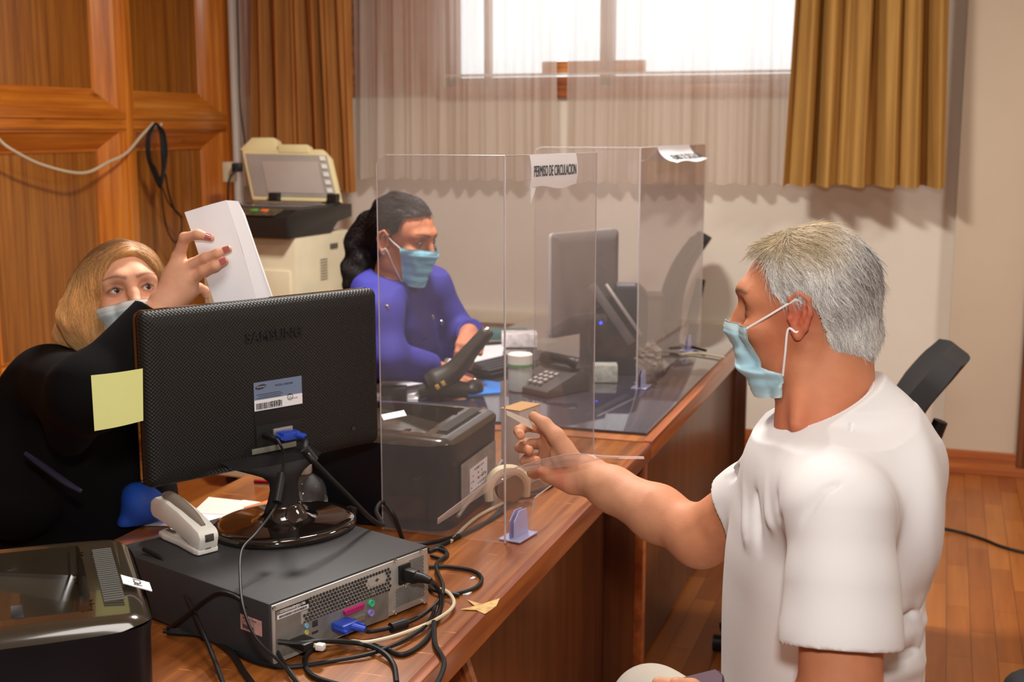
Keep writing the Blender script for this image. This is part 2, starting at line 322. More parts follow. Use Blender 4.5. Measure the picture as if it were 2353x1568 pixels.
# ================================================================ desks
DESK = wood('desk_top_wood', (.16, .042, .010), (.29, .090, .018), (.42, .155, .034), axis=1, s=18, stretch=.05, rough=.28, coat=.35, scratch=1)
DESKV = wood('desk_front_wood', (.060, .015, .005), (.10, .027, .007), (.15, .045, .011), axis=2, s=10, stretch=.05, rough=.35, coat=.2)
EDGE = wood('desk_edge_wood', (.24, .055, .014), (.36, .095, .022), (.50, .17, .045), axis=1, s=14, stretch=.05, rough=.3, coat=.4)
XE = -.687
dk = thing('near_desk', 'worn reddish wooden desk carrying the computer and the two printers', 'desk', (-1.1, 2.0, 0))
def kid(g, name, m, parent, **k):                   # geometry given in room coordinates, parented to a thing
    o = g.obj(name, m, parent, **k); M = Matrix.Translation(parent.location) @ parent.rotation_euler.to_matrix().to_4x4()
    o.data.transform(M.inverted()); return o
kid(G().box((-1.10, 1.90, .733), (.81, 2.38, .034), .003), 'desk_top', DESK, dk)
kid(G().box((XE-.006, 1.90, .727), (.02, 2.38, .048), .004), 'edge_strip', EDGE, dk)
kid(G().box((-.80, 1.98, .36), (.02, 2.2, .70), .002), 'front_panel', DESKV, dk)
kid(G().box((-.99, 3.07, .355), (.59, .035, .70), .003), 'side_panel', DESKV, dk)
kid(G().box((-.70, 3.07, .36), (.022, .037, .70), .002), 'edge_trim', EDGE, dk)
prof = [(-1.42, 0), (-1.42, .705), (-.775, .705), (-.762, .66), (-.735, .60), (-.705, .52), (-.692, .43), (-.70, .33), (-.725, .22), (-.735, .12), (-.73, 0)]
kid(G().prism([(x, z) for x, z in prof], .03, frame((0, 1.93, 0), (1, 0, 0), (0, 0, 1)), .002), 'end_panel', EDGE, dk)
kid(G().tube([(-.765, 1.915, .70), (-.73, 1.915, .60), (-.70, 1.915, .5), (-.692, 1.915, .42), (-.71, 1.915, .30), (-.735, 1.915, .15), (-.73, 1.915, 0)], .012, 8, 4), 'leg_moulding', EDGE, dk)
# torn veneer at the edge
CHIP = mat('raw_chipboard', (.62, .40, .16), .8, var=.3, vscale=90)
ct = onz(1125, 1397, .7515)
kid(G().prism([(0, 0), (-.02, .012), (-.045, .006), (-.028, .028), (-.05, .05), (-.02, .04), (.0, .075), (.006, .04), (.003, .015)], .0008, Matrix.Translation((XE+.0025, ct.y-.03, .7514))), 'bare_chip', CHIP, dk)
fd = thing('far_desk', 'wooden desk with dark glass top by the window wall', 'desk', (-1.1, 4.1, 0))
kid(G().box((-1.175, 4.10, .735), (.97, 2.0, .03), .003), 'desk_top', DESK, fd)
kid(G().box((XE-.006, 4.10, .728), (.024, 2.0, .05), .005), 'edge_strip', EDGE, fd)
GLASS = mat('dark_glass_top', (.035, .032, .045), .06, coat=1, var=.1, spec=.8)
kid(G().box((-1.175, 4.12, .754), (.93, 1.92, .008), .002), 'glass_top', GLASS, fd)
kid(G().box((-.78, 4.10, .36), (.02, 1.9, .70), .002), 'front_panel', DESKV, fd)
kid(G().box((-1.175, 5.06, .36), (.90, .03, .70), .003), 'side_panel', DESKV, fd)
kid(G().box((-1.175, 3.14, .36), (.90, .03, .70), .003), 'side_panel', DESKV, fd)
tag(G().box((-2.0, YB-.02, .60), (3.1, .035, .06), .004).obj('cable_duct', mat('duct_plastic', (.72, .64, .48), .5)), 'long cream cable duct along the wall behind the desks', 'cable duct')
# ================================================================ helpers for things on the desks
def on_plane(px, py, o, n):
    e_ = Vector((0, 0, CAMH)); a = P(px, py, 1.0)-e_; t = (Vector(o)-e_).dot(n)/a.dot(n); return e_+a*t
def cable(name, pts, r, m, label=None, cat='cable', group=None, parent=None, n=8, sm=8, **k):
    g = G().tube(pts, r, n, sm)
    if parent is not None: return kid(g, name, m, parent)
    return tag(g.obj(name, m), label, cat, group)
BLK = mat('black_plastic', (.011, .010, .010), .45, var=.2, spec=.35); BLKM = mat('black_matte', (.014, .013, .014), .6, spec=.3, var=.2, bmp=.15)
GLOSSB = mat('piano_black', (.012, .008, .006), .06, coat=1, spec=.8)
CABLE = mat('black_cable', (.010, .009, .009), .5, var=.2, spec=.35)
WHITEP = mat('white_plastic', (.78, .76, .70), .35); STEEL = mat('steel', (.52, .50, .47), .38, .8, var=.1, vscale=30)
PAPER = mat('white_paper', (.82, .81, .84), .6, var=.02); PINKP = mat('pinkish_paper', (.80, .64, .58), .6, var=.04)
BLUEP = mat('vga_blue', (.02, .06, .42), .4); BEIGEP = mat('beige_cable', (.62, .52, .36), .45)
INK = mat('dark_print', (.03, .03, .035), .6); SILVER = mat('silver', (.7, .7, .7), .2, 1)
# ---------------- computer case lying flat
A = Vector((-.913, 1.559, .75)); u = Vector((.345, .939, 0)).normalized(); v = Vector((-.939, .345, 0)).normalized()
pc = thing('desktop_computer', 'flat dark grey desktop computer case lying under the monitor, rear side with plugs showing', 'computer', A, math.atan2(u.y, u.x))
PH = .101; PW = .345; PD = .40
GREYC = mat('case_grey', (.040, .039, .041), .55, spec=.3, var=.12, bmp=.2, bscale=900); REAR = mat('rear_metal', (.50, .49, .46), .42, .45, var=.12, vscale=20)
nrm = -v
def pcr(px, py):                                    # pixel on the rear face -> local x, z
    w = on_plane(px, py, A, nrm); d = w-A; return d.dot(u), d.z
G().box((PW/2, PD/2, PH/2+.002), (PW, PD, PH-.004), .004).obj('case', GREYC, pc)
for yy_ in (.02, PD-.03): G().box((PW/2, yy_, .001), (PW-.03, .02, .002)).obj('rubber_strip', BLKM, pc)
g = G(); g.box((PW/2, -.0012, PH/2+.001), (PW-.008, .003, PH-.009), .001)
g.obj('rear_panel', REAR, pc)
def psurf(g, pts, h=.0008, y=-.0028):               # outline in pixels laid on the rear face
    return g.prism([pcr(*p) for p in pts], h, frame((0, y, 0), (1, 0, 0), (0, 0, 1)))
RECESSM = mat('recess_metal', (.30, .29, .27), .5, .6, var=.2, vscale=25)  # thin plate in a darker grey than the rear panel
psurf(G(), [(631, 1405), (688, 1386), (688, 1434), (878, 1362), (889, 1358), (889, 1420), (630, 1513)], .0009).obj('port_recess', RECESSM, pc)
def hexes(g, x0, x1, z0, z1, s, skip=lambda x, z: False):
    j = 0; z = z0
    while z < z1:
        x = x0+(s*.5 if j % 2 else 0)
        while x < x1:
            if not skip(x, z): g.prism([(x+s*.43*math.cos(R(60*k+30)), z+s*.43*math.sin(R(60*k+30))) for k in range(6)], .0006, frame((0, -.0030, 0), (1, 0, 0), (0, 0, 1)))
            x += s
        z += s*.866; j += 1
    return g
a1 = pcr(695, 1420); a2 = pcr(895, 1300); a3 = pcr(905, 1390); a4 = pcr(980, 1255)
VENTD = mat('vent_dark', (.035, .03, .028), .7, var=.5, vscale=60)
pls = pcr(862, 1332)
g = hexes(G(), pcr(696, 1400)[0], pcr(895, 1330)[0], .052, .087, .0067, lambda x, z: (abs(x-pls[0]) < .021 and abs(z-pls[1]) < .009) or (x < .075 and z > .068))
g.obj('vent_holes', VENTD, pc)
g = hexes(G(), pcr(908, 1390)[0], PW-.014, .018, .048, .0036); hexes(g, PW-.048, PW-.014, .056, .088, .0036); g.obj('fine_vent', mat('vent_mid', (.16, .15, .14), .6), pc)
g = G(); cx, cz = pls
g.prism(rect(.036, .015, .005, cx=cx, cy=cz), .0012, frame((0, -.0028, 0), (1, 0, 0), (0, 0, 1)), 0); g.obj('lock_plate', REAR, pc)
g = G().box((cx, -.0045, cz), (.008, .0008, .0014)).box((cx, -.0045, cz), (.0014, .0008, .006)).obj('lock_slot', INK, pc)
lb = [pcr(631, 1380), pcr(721, 1352), pcr(722, 1370), pcr(634, 1399)]
def lpoly(g, p, y, h=.0005): return g.prism(p, h, frame((0, y, 0), (1, 0, 0), (0, 0, 1)))
sl = lpoly(G(), [(.010, .088), (.076, .088), (.076, .0725), (.010, .0725)], -.0028).obj('serial_label', BLK, pc)
sg = lpoly(G(), [(.0125, .0800), (.074, .0800), (.074, .0735), (.0125, .0735)], -.0034).obj('label_strip', PAPER, sl)
g = G(); rnd = random.Random(3); x = .016
while x < .071: w = rnd.choice((.0004, .0007, .0010)); g.box((x, -.0041, .0767), (w, .0003, .0038)); x += w+rnd.choice((.0005, .0008))
g.obj('barcode', INK, sl)
FT = lambda x, z, y=-.0036: frame((x, y, z), (1, 0, 0), (0, 0, 1))
G().text('1S7303A68MJ41186', .0062, FT(.043, .0841), .0002).obj('serial_text', PAPER, sl)
# ports
g = G(); c1 = pcr(803, 1400); c0 = pcr(782, 1410); c2 = pcr(829, 1390)
zz = .044
mag = mat('parallel_pink', (.50, .02, .16), .45)
PX = (pcr(785, 1400)[0]+pcr(828, 1390)[0])/2
pp = G().prism([(PX-.022, zz+.004), (PX+.022, zz+.004), (PX+.019, zz-.004), (PX-.019, zz-.004)], .006, frame((0, -.0032, 0), (1, 0, 0), (0, 0, 1)), .0005).obj('parallel_port', mag, pc)
g = G()
for k in range(13): g.lathe([(.0006, 0), (.0006, .001)], (PX-.018+.003*k, -.0092, zz+.0015), 6, frame((0, 0, 0), (1, 0, 0), (0, 0, 1)))
g.obj('pin_holes', INK, pp)
def pix_cyl(px, py, r, h, m, name, y=-.0028, rr=None):
    x, z = pcr(px, py); Mx = Matrix(((1, 0, 0, x), (0, 0, -1, y), (0, 1, 0, z), (0, 0, 0, 1)))
    g = G().lathe([(r, 0), (r, h), (r*.7, h), (r*.65, h*.4)], (0, 0, 0), 20, None); 
    bmesh.ops.transform(g.bm, matrix=Mx, verts=g.bm.verts); return g.obj(name, m, pc)
pix_cyl(848, 1385, .0055, .005, mat('port_green', (.05, .5, .25), .4), 'mouse_port')
pix_cyl(847, 1407, .0055, .005, mat('port_violet', (.30, .24, .62), .4), 'keyboard_port')
pix_cyl(700, 1437, .0035, .003, mat('audio_blue', (.2, .5, .7), .4), 'audio_jack'); pix_cyl(700, 1452, .0035, .003, mat('audio_green', (.55, .55, .15), .4), 'audio_jack')
pix_cyl(700, 1470, .0035, .003, mat('audio_red', (.6, .12, .08), .4), 'audio_jack')
for px, py in ((964, 1266), (905, 1288), (971, 1382), (905, 1408), (626, 1397), (796, 1384), (886, 1350), (854, 1362), (708, 1418), (928, 1345)): pix_cyl(px, py, .0032, .0016, SILVER, 'screw')
for px, py, w, h in ((720, 1432, .011, .010), (720, 1452, .013, .004)):
    x, z = pcr(px, py); G().box((x, -.0032, z), (w, .002, h), .0004).obj('network_port', INK, pc)
x, z = pcr(822, 1420); G().prism([(x-.011, z+.004), (x+.011, z+.004), (x+.009, z-.004), (x-.009, z-.004)], .004, frame((0, -.003, 0), (1, 0, 0), (0, 0, 1))).obj('serial_port', STEEL, pc)
# licence sticker on the side (left face, local x=0)
dd = A; 
def pcs(px, py): w = on_plane(px, py, A, u); e = w-A; return e.dot(v), e.z
q = [pcs(529, 1394), pcs(607, 1424), pcs(607, 1462), pcs(531, 1432)]
y0, y1 = .017, .066
st = G().box((-.0004, (y0+y1)/2, .058), (.0006, y1-y0, .024)).obj('licence_sticker', mat('sticker_pink', (.62, .36, .33), .5, var=.25, vscale=60), pc)
ML = lambda y, z: frame((-.0009, y, z), (0, -1, 0), (0, 0, 1))
g = G(); y = y1-.006; rnd = random.Random(8)
while y > y0+.018: w = rnd.choice((.0004, .0008)); g.box((-.0009, y, .0525), (.0003, w, .006)); y -= w+.0007
g.text('PROOF OF LICENSE', .0036, ML(.044, .0655), .0001); g.text('X12-53766', .003, ML(.05, .061), .0001); g.obj('sticker_print', INK, st)
# plugs on the rear
def pw(px, py, y): x, z = pcr(px, py); return (x, y, z)
px_, pz_ = pcr(925, 1318)
pl_ = G().box((px_, -.004, pz_), (.026, .006, .033), .002).obj('power_inlet', BLK, pc)
g = G().box((px_+.001, -.018, pz_), (.017, .028, .022), .004); g.tube([(px_+.001, -.03, pz_), (px_+.004, -.045, pz_), (px_+.006, -.058, pz_-.002)], [.0095, .0075, .0055], 12); g.obj('power_plug', BLK, pc)
vx, vz = pcr(775, 1432)
g = G().box((vx, -.018, vz), (.034, .028, .014), .003); g.tube([(vx+.004, -.03, vz), (vx+.012, -.05, vz-.002)], [.006, .0045], 10); vg = g.obj('vga_plug', BLUEP, pc)
G().tube([(vx+.019, -.012, vz), (vx+.021, -.04, vz-.001)], .003, 8).tube([(vx-.015, -.012, vz), (vx-.017, -.04, vz-.001)], .003, 8).obj('thumb_screw', BLUEP, vg)
G().box((.048, -.02, .030), (.03, .035, .012), .003).obj('usb_plug', BLK, pc)
def L2W(p): return pc.location+u*p[0]+v*p[1]+Vector((0, 0, p[2]))
# ---------------- monitor
TL = P(318, 725, 2.05); TR = P(862, 655, 2.37); mu = (TR-TL); mu.z = 0; MW = mu.length; mu.normalize(); mb = Vector((mu.y, -mu.x, 0))  # mb: toward the camera
MC = Vector((-1.068, 1.889, .853))
mo = thing('monitor', 'black widescreen monitor seen from behind on top of the computer case', 'monitor', MC, math.atan2(mu.y, mu.x))
mid = (TL+TR)/2; off = mid-MC; ox = off.dot(mu); oy = -off.dot(mb)      # local: x along the panel, y away from the camera
MH = .298; zt = mid.z-MC.z; zb = zt-MH; zc = (zt+zb)/2
MONP = new_mat('dimpled_black'); mm, nt, b = MONP
b.inputs['Base Color'].default_value = (.014, .013, .012, 1); b.inputs['Roughness'].default_value = .5; b.inputs['Specular IOR Level'].default_value = .28
tc = nt.nodes.new('ShaderNodeTexCoord'); sx = nt.nodes.new('ShaderNodeSeparateXYZ'); link(nt, tc.outputs['Object'], sx.inputs[0])
def mth(op, a, bb=None, nt_=None):
    n = nt.nodes.new('ShaderNodeMath'); n.operation = op
    for i, q_ in enumerate((a, bb)):
        if q_ is None: continue
        if isinstance(q_, (int, float)): n.inputs[i].default_value = q_
        else: link(nt, q_, n.inputs[i])
    return n.outputs[0]
hx = mth('ABSOLUTE', mth('SINE', mth('MULTIPLY', sx.outputs[0], 2*math.pi/.0068*.5*1.0))); 
sa = mth('SINE', mth('MULTIPLY', sx.outputs[0], 2*math.pi/.0068)); sb = mth('SINE', mth('MULTIPLY', sx.outputs[2], 2*math.pi/.0064))
bump(nt, b, mth('MULTIPLY', sa, sb), .55, .001)
g = G(); poly = rect(MW, MH, .014, 6)
MF = frame((ox, oy+.012, zc), (1, 0, 0), (0, 0, 1))     # frame's z axis points to local -y = the back side
def slab(g, w, h, r, layers, M):                         # stacked rounded rectangles (inset, height)
    t = bmesh.new(); rings = []
    for ins, z in layers: rings.append([t.verts.new((p[0], p[1], z)) for p in rect(w-2*ins, h-2*ins, max(r-ins*.6, .004), 6)])
    for a, c in zip(rings, rings[1:]):
        n = len(a)
        for k in range(n): t.faces.new((a[k], a[(k+1) % n], c[(k+1) % n], c[k]))
    t.faces.new(rings[0][::-1]); t.faces.new(rings[-1]); return g.add(t, M)
slab(g, MW, MH, .014, [(.002, 0), (0, .003), (0, .009), (.002, .014), (.006, .019), (.014, .0225), (.03, .024)], MF).obj('back_cover', mm, mo, ang=50)
slab(G(), MW, MH, .014, [(.003, -.012), (0, -.009), (0, -.0005)], MF).obj('bezel', GLOSSB, mo)
G().box((ox, oy+.0246, zc+.004), (MW-.04, .0012, MH-.05)).obj('screen_panel', mat('screen_dark', (.02, .02, .025), .15), mo)
NBK = -mb*-1
def mloc(px, py, dep=.024-.012):
    o = MC+mu*ox-mb*(oy-dep); w = on_plane(px, py, o, mb); e = w-MC; return e.dot(mu), e.z
yb = oy+.012-.024
FM = lambda x, z, y=0: frame((x, yb-.0006+y, z), (1, 0, 0), (0, 0, 1))
x, z = mloc(630, 770); G().text('SAMSUNG', .024, FM(x, z, -.0006), .0008, bold=.0004, sx=1.05).obj('raised_letters', mat('letter_black', (.006, .006, .010), .25), mo)
x0, z0 = mloc(582, 882); x1, z1 = mloc(692, 862); zb1 = mloc(586, 948)[1]; zm = mloc(586, 925)[1]; LW = x1-x0
lab = G().box(((x0+x1)/2, yb-.0006, (z0+zb1)/2+.001), (LW, .0012, z0-zb1)).obj('rating_label', mat('label_blue', (.16, .22, .34), .45), mo)
G().box(((x0+x1)/2, yb-.0014, zb1+.0115), (LW, .0006, .019)).obj('white_strip', PAPER, lab)
g = G(); rnd = random.Random(5); x = x0+.004
while x < x0+LW*.58: w = rnd.choice((.0006, .001, .0014)); g.box((x, yb-.0019, zb1+.0095), (w, .0003, .011)); x += w+rnd.choice((.0006, .0011))
for k in range(4): g.box((x0+LW*.30+.004*(k % 2), yb-.0014, z0-.021-.0032*k), (LW*.5, .0003, .0008))
g.text('CE', .012, FM(x0+LW*.38, z0-.0405, -.0009), .0002); g.text('UL', .006, FM(x0+LW*.74, z0-.034, -.0009), .0002)
g.lathe([(.0062, 0), (.0062, .0004), (.0052, .0004), (.0052, 0)], (0, 0, 0), 20, FM(x0+LW*.74, z0-.034, -.0008)); g.lathe([(.0045, 0), (.0045, .0004), (.0035, .0004), (.0035, 0)], (0, 0, 0), 20, FM(x0+LW*.50, z0-.040, -.0008))
g.text('MODEL S20B300B', .0048, FM(x0+LW*.62, z0-.009, -.0009), .0001); g.text('S/N 0V1HLWB', .003, FM(x0+LW*.8, zb1+.0145, -.0016), .0001)
g.lathe([(.011, 0), (.011, .0004)], (0, 0, 0), 24, FM(x0+.014, z0-.0075, -.0008) @ Matrix.Rotation(R(8), 4, 'Z') @ Matrix.Diagonal((1, .36, 1, 1))).obj('label_print', INK, lab)
G().text('SAMSUNG', .0038, FM(x0+.014, z0-.0075, -.0014), .0001).obj('label_logo_letters', mat('label_pale', (.5, .55, .65), .5), lab)
x0, z0 = mloc(584, 958); x1, _ = mloc(694, 940); z1 = mloc(590, 1034)[1]; RX = (x0+x1)/2; RZ = (mloc(640, 972)[1]+mloc(640, 1020)[1])/2
G().box((RX, yb-.0003, (z0+z1)/2+.006), (x1-x0, .0015, z0-z1), .0005).obj('socket_panel', BLK, mo)
G().box((RX, yb-.0014, RZ), (x1-x0-.004, .0015, .040), .0004).obj('socket_recess', mat('recess_black', (.006, .006, .006), .7), mo)
G().box((RX-.012, yb-.0022, RZ-.0245), ((x1-x0)*.92, .0015, .010), .0004).obj('recess_sill', mat('sill_grey', (.20, .19, .15), .4), mo)
vx2, vz2 = mloc(650, 996)
G().box((vx2-.002, yb-.003, vz2+.004), (.040, .004, .016), .001).obj('vga_socket', STEEL, mo)
g = G().box((vx2, yb-.018, vz2), (.036, .026, .015), .004); g.tube([(vx2+.012, yb-.03, vz2), (vx2+.020, yb-.046, vz2-.003)], [.006, .0045], 10)
vp = g.obj('vga_plug', BLUEP, mo)
G().tube([(vx2+.020, yb-.008, vz2), (vx2+.023, yb-.036, vz2-.001)], .0034, 8).tube([(vx2-.018, yb-.008, vz2), (vx2-.02, yb-.03, vz2-.001)], .0034, 8).obj('thumb_screw', BLUEP, vp)
pwx, pwz = mloc(606, 1000)
G().tube([(pwx, yb-.001, pwz), (pwx+.002, yb-.020, pwz), (pwx+.006, yb-.028, pwz-.003)], [.006, .0055, .004], 12).obj('power_plug', BLK, mo)
x, z = mloc(812, 985); G().lathe([(.004, 0), (.004, .0008), (.0025, .0008)], (0, 0, 0), 16, FM(x, z)).obj('lock_hole', INK, mo)
# foot: glossy oval plate and curved neck
G().lathe([(.140, 0), (.142, .004), (.140, .011), (.134, .0135), (.120, .0145), (.07, .0155), (.055, .018), (.042, .026), (.034, .040), (.031, .044)], (0, 0, 0), 64, None, .92, .80).obj('foot', GLOSSB, mo, ang=60)
for s_ in (1, -1): G().box((.128*s_, -.02*s_, .008), (.012, .02, .013), .003).obj('foot_clip', BLK, mo)
t = bmesh.new(); rings = []
for z, yy, a, c in ((.030, .004, .036, .026), (.05, .002, .030, .020), (.070, 0, .027, .016), (.085, -.001, .029, .016), (.097, .001, .042, .018), (.107, .006, .066, .020), (.116, .012, .088, .018), (.124, oy+.008, .095, .010)):
    rings.append([t.verts.new((a*math.cos(2*math.pi*k/28), yy+c*math.sin(2*math.pi*k/28), z)) for k in range(28)])
for a, c in zip(rings, rings[1:]):
    for k in range(28): t.faces.new((a[k], a[(k+1) % 28], c[(k+1) % 28], c[k]))
t.faces.new(rings[0][::-1]); t.faces.new(rings[-1]); G().add(t).obj('neck', BLKM, mo)
MWd = lambda x, y, z: MC+mu*x-mb*y+Vector((0, 0, z))
# yellow note stuck to the side
nt_ = []
na, nb_ = P(316, 849, 2.045), P(209, 863, 1.99); nc, nd = P(318, 970, 2.05), P(217, 991, 2.0)
rows = [[na.lerp(nb_, j/8).lerp(nc.lerp(nd, j/8), i/8)+Vector((0, 0, 0))+mb*(.004*math.sin(j/8*3.1)) for j in range(-1, 9)] for i in range(9)]
tag(G().grid(rows, .0004).obj('sticky_note', mat('sticky_yellow', (.72, .74, .30), .6, var=.02)), 'pale yellow sticky note on left edge of the monitor', 'sticky note')
# monitor cables
p0 = MWd(vx2+.020, yb-.046, vz2-.003)
pts = [p0, P(705, 1040, 2.08), P(745, 1085, 2.09), P(800, 1140, 2.14), P(850, 1190, 2.21), P(880, 1207, 2.25), P(865, 1175, 2.36), P(880, 1155, 2.42), P(905, 1185, 2.42), onz(925, 1240, .757)]
cv = thing('cable', 'thick black monitor cable from the blue plug down behind the computer case', 'cable', tuple(p0))
kid(G().tube(pts, .0042, 10, 8), 'cord', CABLE, cv); kid(G().tube([P(700, 1032, 2.078), P(722, 1060, 2.085)], .0085, 12), 'ferrite_bead', BLK, cv)
p0 = MWd(pwx+.006, yb-.028, pwz-.003)
pts = [p0, P(640, 1015, 2.07), P(652, 1045, 2.07), P(648, 1090, 2.07), P(640, 1130, 2.06), P(630, 1170, 2.03), P(590, 1225, 1.98), P(556, 1265, 1.93), P(552, 1330, 1.86), P(560, 1400, 1.80), P(590, 1470, 1.77), P(650, 1530, 1.77), P(700, 1600, 1.77)]
cv = thing('cable', 'thin black monitor power cord hanging over the case from the neck', 'cable', tuple(p0))
kid(G().tube(pts, .0022, 8, 8), 'cord', CABLE, cv); kid(G().tube([P(648, 1090, 2.068), P(636, 1155, 2.04)], .0075, 12), 'ferrite_bead', BLK, cv)
# ---------------- stapler
sa_, sb_ = onz(470, 1268, .853), onz(365, 1222, .853); sd = (sb_-sa_); sl_ = sd.length; rz = math.atan2(sd.y, sd.x)
sp = thing('stapler', 'white stapler with grey grip on the computer case', 'stapler', (*sa_.xy, .8525), rz)
WS = mat('stapler_white', (.84, .83, .77), .35)
G().prism([(-.012, -.019), (.0, -.021), (.06, -.016), (.105, -.017), (.125, -.014), (.13, 0), (.125, .014), (.105, .017), (.06, .016), (0, .021), (-.012, .019)], .010, Matrix.Translation((0, 0, 0)), .003).obj('base', WS, sp)
G().box((.105, 0, .0112), (.03, .010, .0012)).obj('anvil', SILVER, sp)
prof = [(-.012, .006), (-.018, .030), (-.012, .040), (.01, .048), (.05, .061), (.09, .070), (.125, .071), (.14, .062), (.143, .044), (.136, .034), (.10, .031), (.05, .022), (.02, .013), (.01, .006)]
G().prism(prof, .037, frame((0, .0185, 0), (1, 0, 0), (0, 0, 1)), .005).obj('arm', WS, sp)
G().tube([(.0, 0, .045), (.03, 0, .056), (.07, 0, .066), (.105, 0, .0715), (.125, 0, .0705)], [.004, .008, .0105, .0105, .005], 14, 6).obj('grip', mat('grip_taupe', (.24, .20, .16), .6), sp)
G().box((.055, 0, .0275), (.14, .011, .010), .001, (0, -.22, 0)).obj('staple_rail', STEEL, sp)
G().box((-.0165, 0, .028), (.004, .016, .012), .001).box((-.018, 0, .026), (.004, .010, .004)).obj('rear_slot', mat('slot_metal', (.2, .19, .18), .3, .8), sp)
tag(G().prism([(0, 0), (.010, .002), (.012, .006), (.008, .004), (.006, .009), (.002, .008)], .003, Matrix.Translation(onz(512, 1190, .853))).obj('paper_scrap', PAPER), 'tiny white paper scrap on the computer case behind the stapler', 'paper scrap')
# ---------------- laser printers
PTOP = mat('printer_top', (.030, .022, .013), .16, coat=.5, var=.15); PBODY = mat('printer_body', (.006, .006, .009), .42, var=.15, spec=.25)
TRAY = mat('printer_tray', (.055, .050, .045), .38, var=.15)
def printer(label, loc, rz, W_=.37, D_=.335, H_=.192):
    t = thing('laser_printer', label, 'printer', loc, rz, None)
    # local x = W along the edge that carries the grille, y = depth to the left
    n, mm_ = 84, 84; cxx, cyy = D_/2, W_/2
    def hgt(x, y):
        # distance to rounded outline
        r = .035; qx = max(abs(x-cxx)-(D_/2-r), 0); qy = max(abs(y-cyy)-(W_/2-r), 0)
        d = r-math.hypot(qx, qy) if (qx > 0 or qy > 0) else r
        d = min(d, D_/2-abs(x-cxx), W_/2-abs(y-cyy)) if not (qx > 0 and qy > 0) else d
        z = H_ - .016*(max(0, 1-d/.03))**2.2
        z -= .006*((y-cyy)/(W_/2))**2
        wx0, wx1, wy0, wy1 = .055, D_-.045, .075, W_-.03
        if wx0 < x < wx1 and wy0 < y < wy1:
            z -= (.042*(1-(y-wy0)/(wy1-wy0))+.002)*min(1, (y-wy0)/.004)
        return z
    g1 = G(); V = []
    for i in range(n+1):
        row = []
        for j in range(mm_+1):
            a, bq = i/n*2-1, j/mm_*2-1
            e = 8; k = (abs(a)**e+abs(bq)**e)**(1/e) if (a or bq) else 1; m_ = max(abs(a), abs(bq)); sc = (m_/k) if k else 1
            x, y = cxx+a*sc*D_/2, cyy+bq*sc*W_/2; row.append((x, y, hgt(x, y)))
        V.append(row)
    g1.grid(V).obj('top_cover', PTOP, t, ang=40)
    out = [(V[i][0][0], V[i][0][1]) for i in range(n)]+[(V[n][j][0], V[n][j][1]) for j in range(mm_)]+[(V[i][mm_][0], V[i][mm_][1]) for i in range(n, 0, -1)]+[(V[0][j][0], V[0][j][1]) for j in range(mm_, 0, -1)]
    tb = bmesh.new(); rings = []
    for ins, z in ((.008, 0), (.004, .006), (.002, H_-.035), (0, H_-.0235), (0, H_-.0165)): rings.append([tb.verts.new((cxx+(p[0]-cxx)*(1-ins/D_*2), cyy+(p[1]-cyy)*(1-ins/W_*2), z)) for p in out])
    for a, c in zip(rings, rings[1:]):
        for k in range(len(a)): tb.faces.new((a[k], a[(k+1) % len(a)], c[(k+1) % len(a)], c[k]))
    tb.faces.new(rings[0][::-1]); bmesh.ops.recalc_face_normals(tb, faces=tb.faces); G().add(tb).obj('body', PBODY, t)
    g = G()
    for k in range(26): g.box((.075+k*.0085, .045, H_+.0004), (.0032, .026, .0016))
    g.obj('vent_slats', mat('slat_grey', (.10, .10, .09), .4), t)
    G().box((.16, .17, H_-.0315), (.05, .03, .004), .0015).obj('output_flap', PBODY, t)
    return t
c1 = P(362, 1412, 1.60); c1b = P(303, 1203, 1.93); 
# near printer
lp1 = printer('black laser printer in the near left corner with a paper tag', (-.905, 1.275, .75), R(131), .38, .37)
lp2 = printer('black laser printer behind the front clear screen', (-.892, 2.232, .75), R(91.5))
# details of the second printer: service label on its right side, strip along the foot
def lp2w(x, y, z): c_, s_ = math.cos(R(91.5)), math.sin(R(91.5)); return Vector((-.892+x*c_-y*s_, 2.232+x*s_+y*c_, .75+z))
g = G().box((.17, -.0012, .085), (.22, .0012, .085)); sp_ = g.obj('service_plate', mat('plate_grey', (.30, .29, .28), .4, .3, var=.2, vscale=40), lp2)
g = G().box((.165, -.0021, .080), (.11, .0006, .05)); wl = g.obj('rating_label', PAPER, sp_)
g = G(); rnd = random.Random(4)
for k in range(9):
    for j in range(4): 
        if rnd.random() < .7: g.box((.118+.011*k, -.0026, .063+.0115*j), (.006*rnd.random()+.003, .0004, .0018+.003*rnd.random()))
g.text('CE', .012, frame((.19, -.0026, .075), (1, 0, 0), (0, 0, 1)), .0002); g.obj('label_print', INK, wl)
G().tube([(.03, -.004, .03), (.10, -.006, .045), (.25, -.005, .06), (.32, -.003, .07)], .004, 8, 6).obj('plate_edge', STEEL, lp2)
tg = on_plane(318, 1320, Vector((-.905, 1.275, .75+.19)), Vector((0, 0, 1)))
g = G().box((.135, .012, .1895), (.034, .040, .0012), 0, (R(24), 0, 0)); pt = g.obj('paper_tag', PAPER, lp1)
G().text('PC1', .016, frame((.135, .010, .1905), (1, 0, 0), (0, 1, .4)), .0003).obj('handwriting', INK, pt)
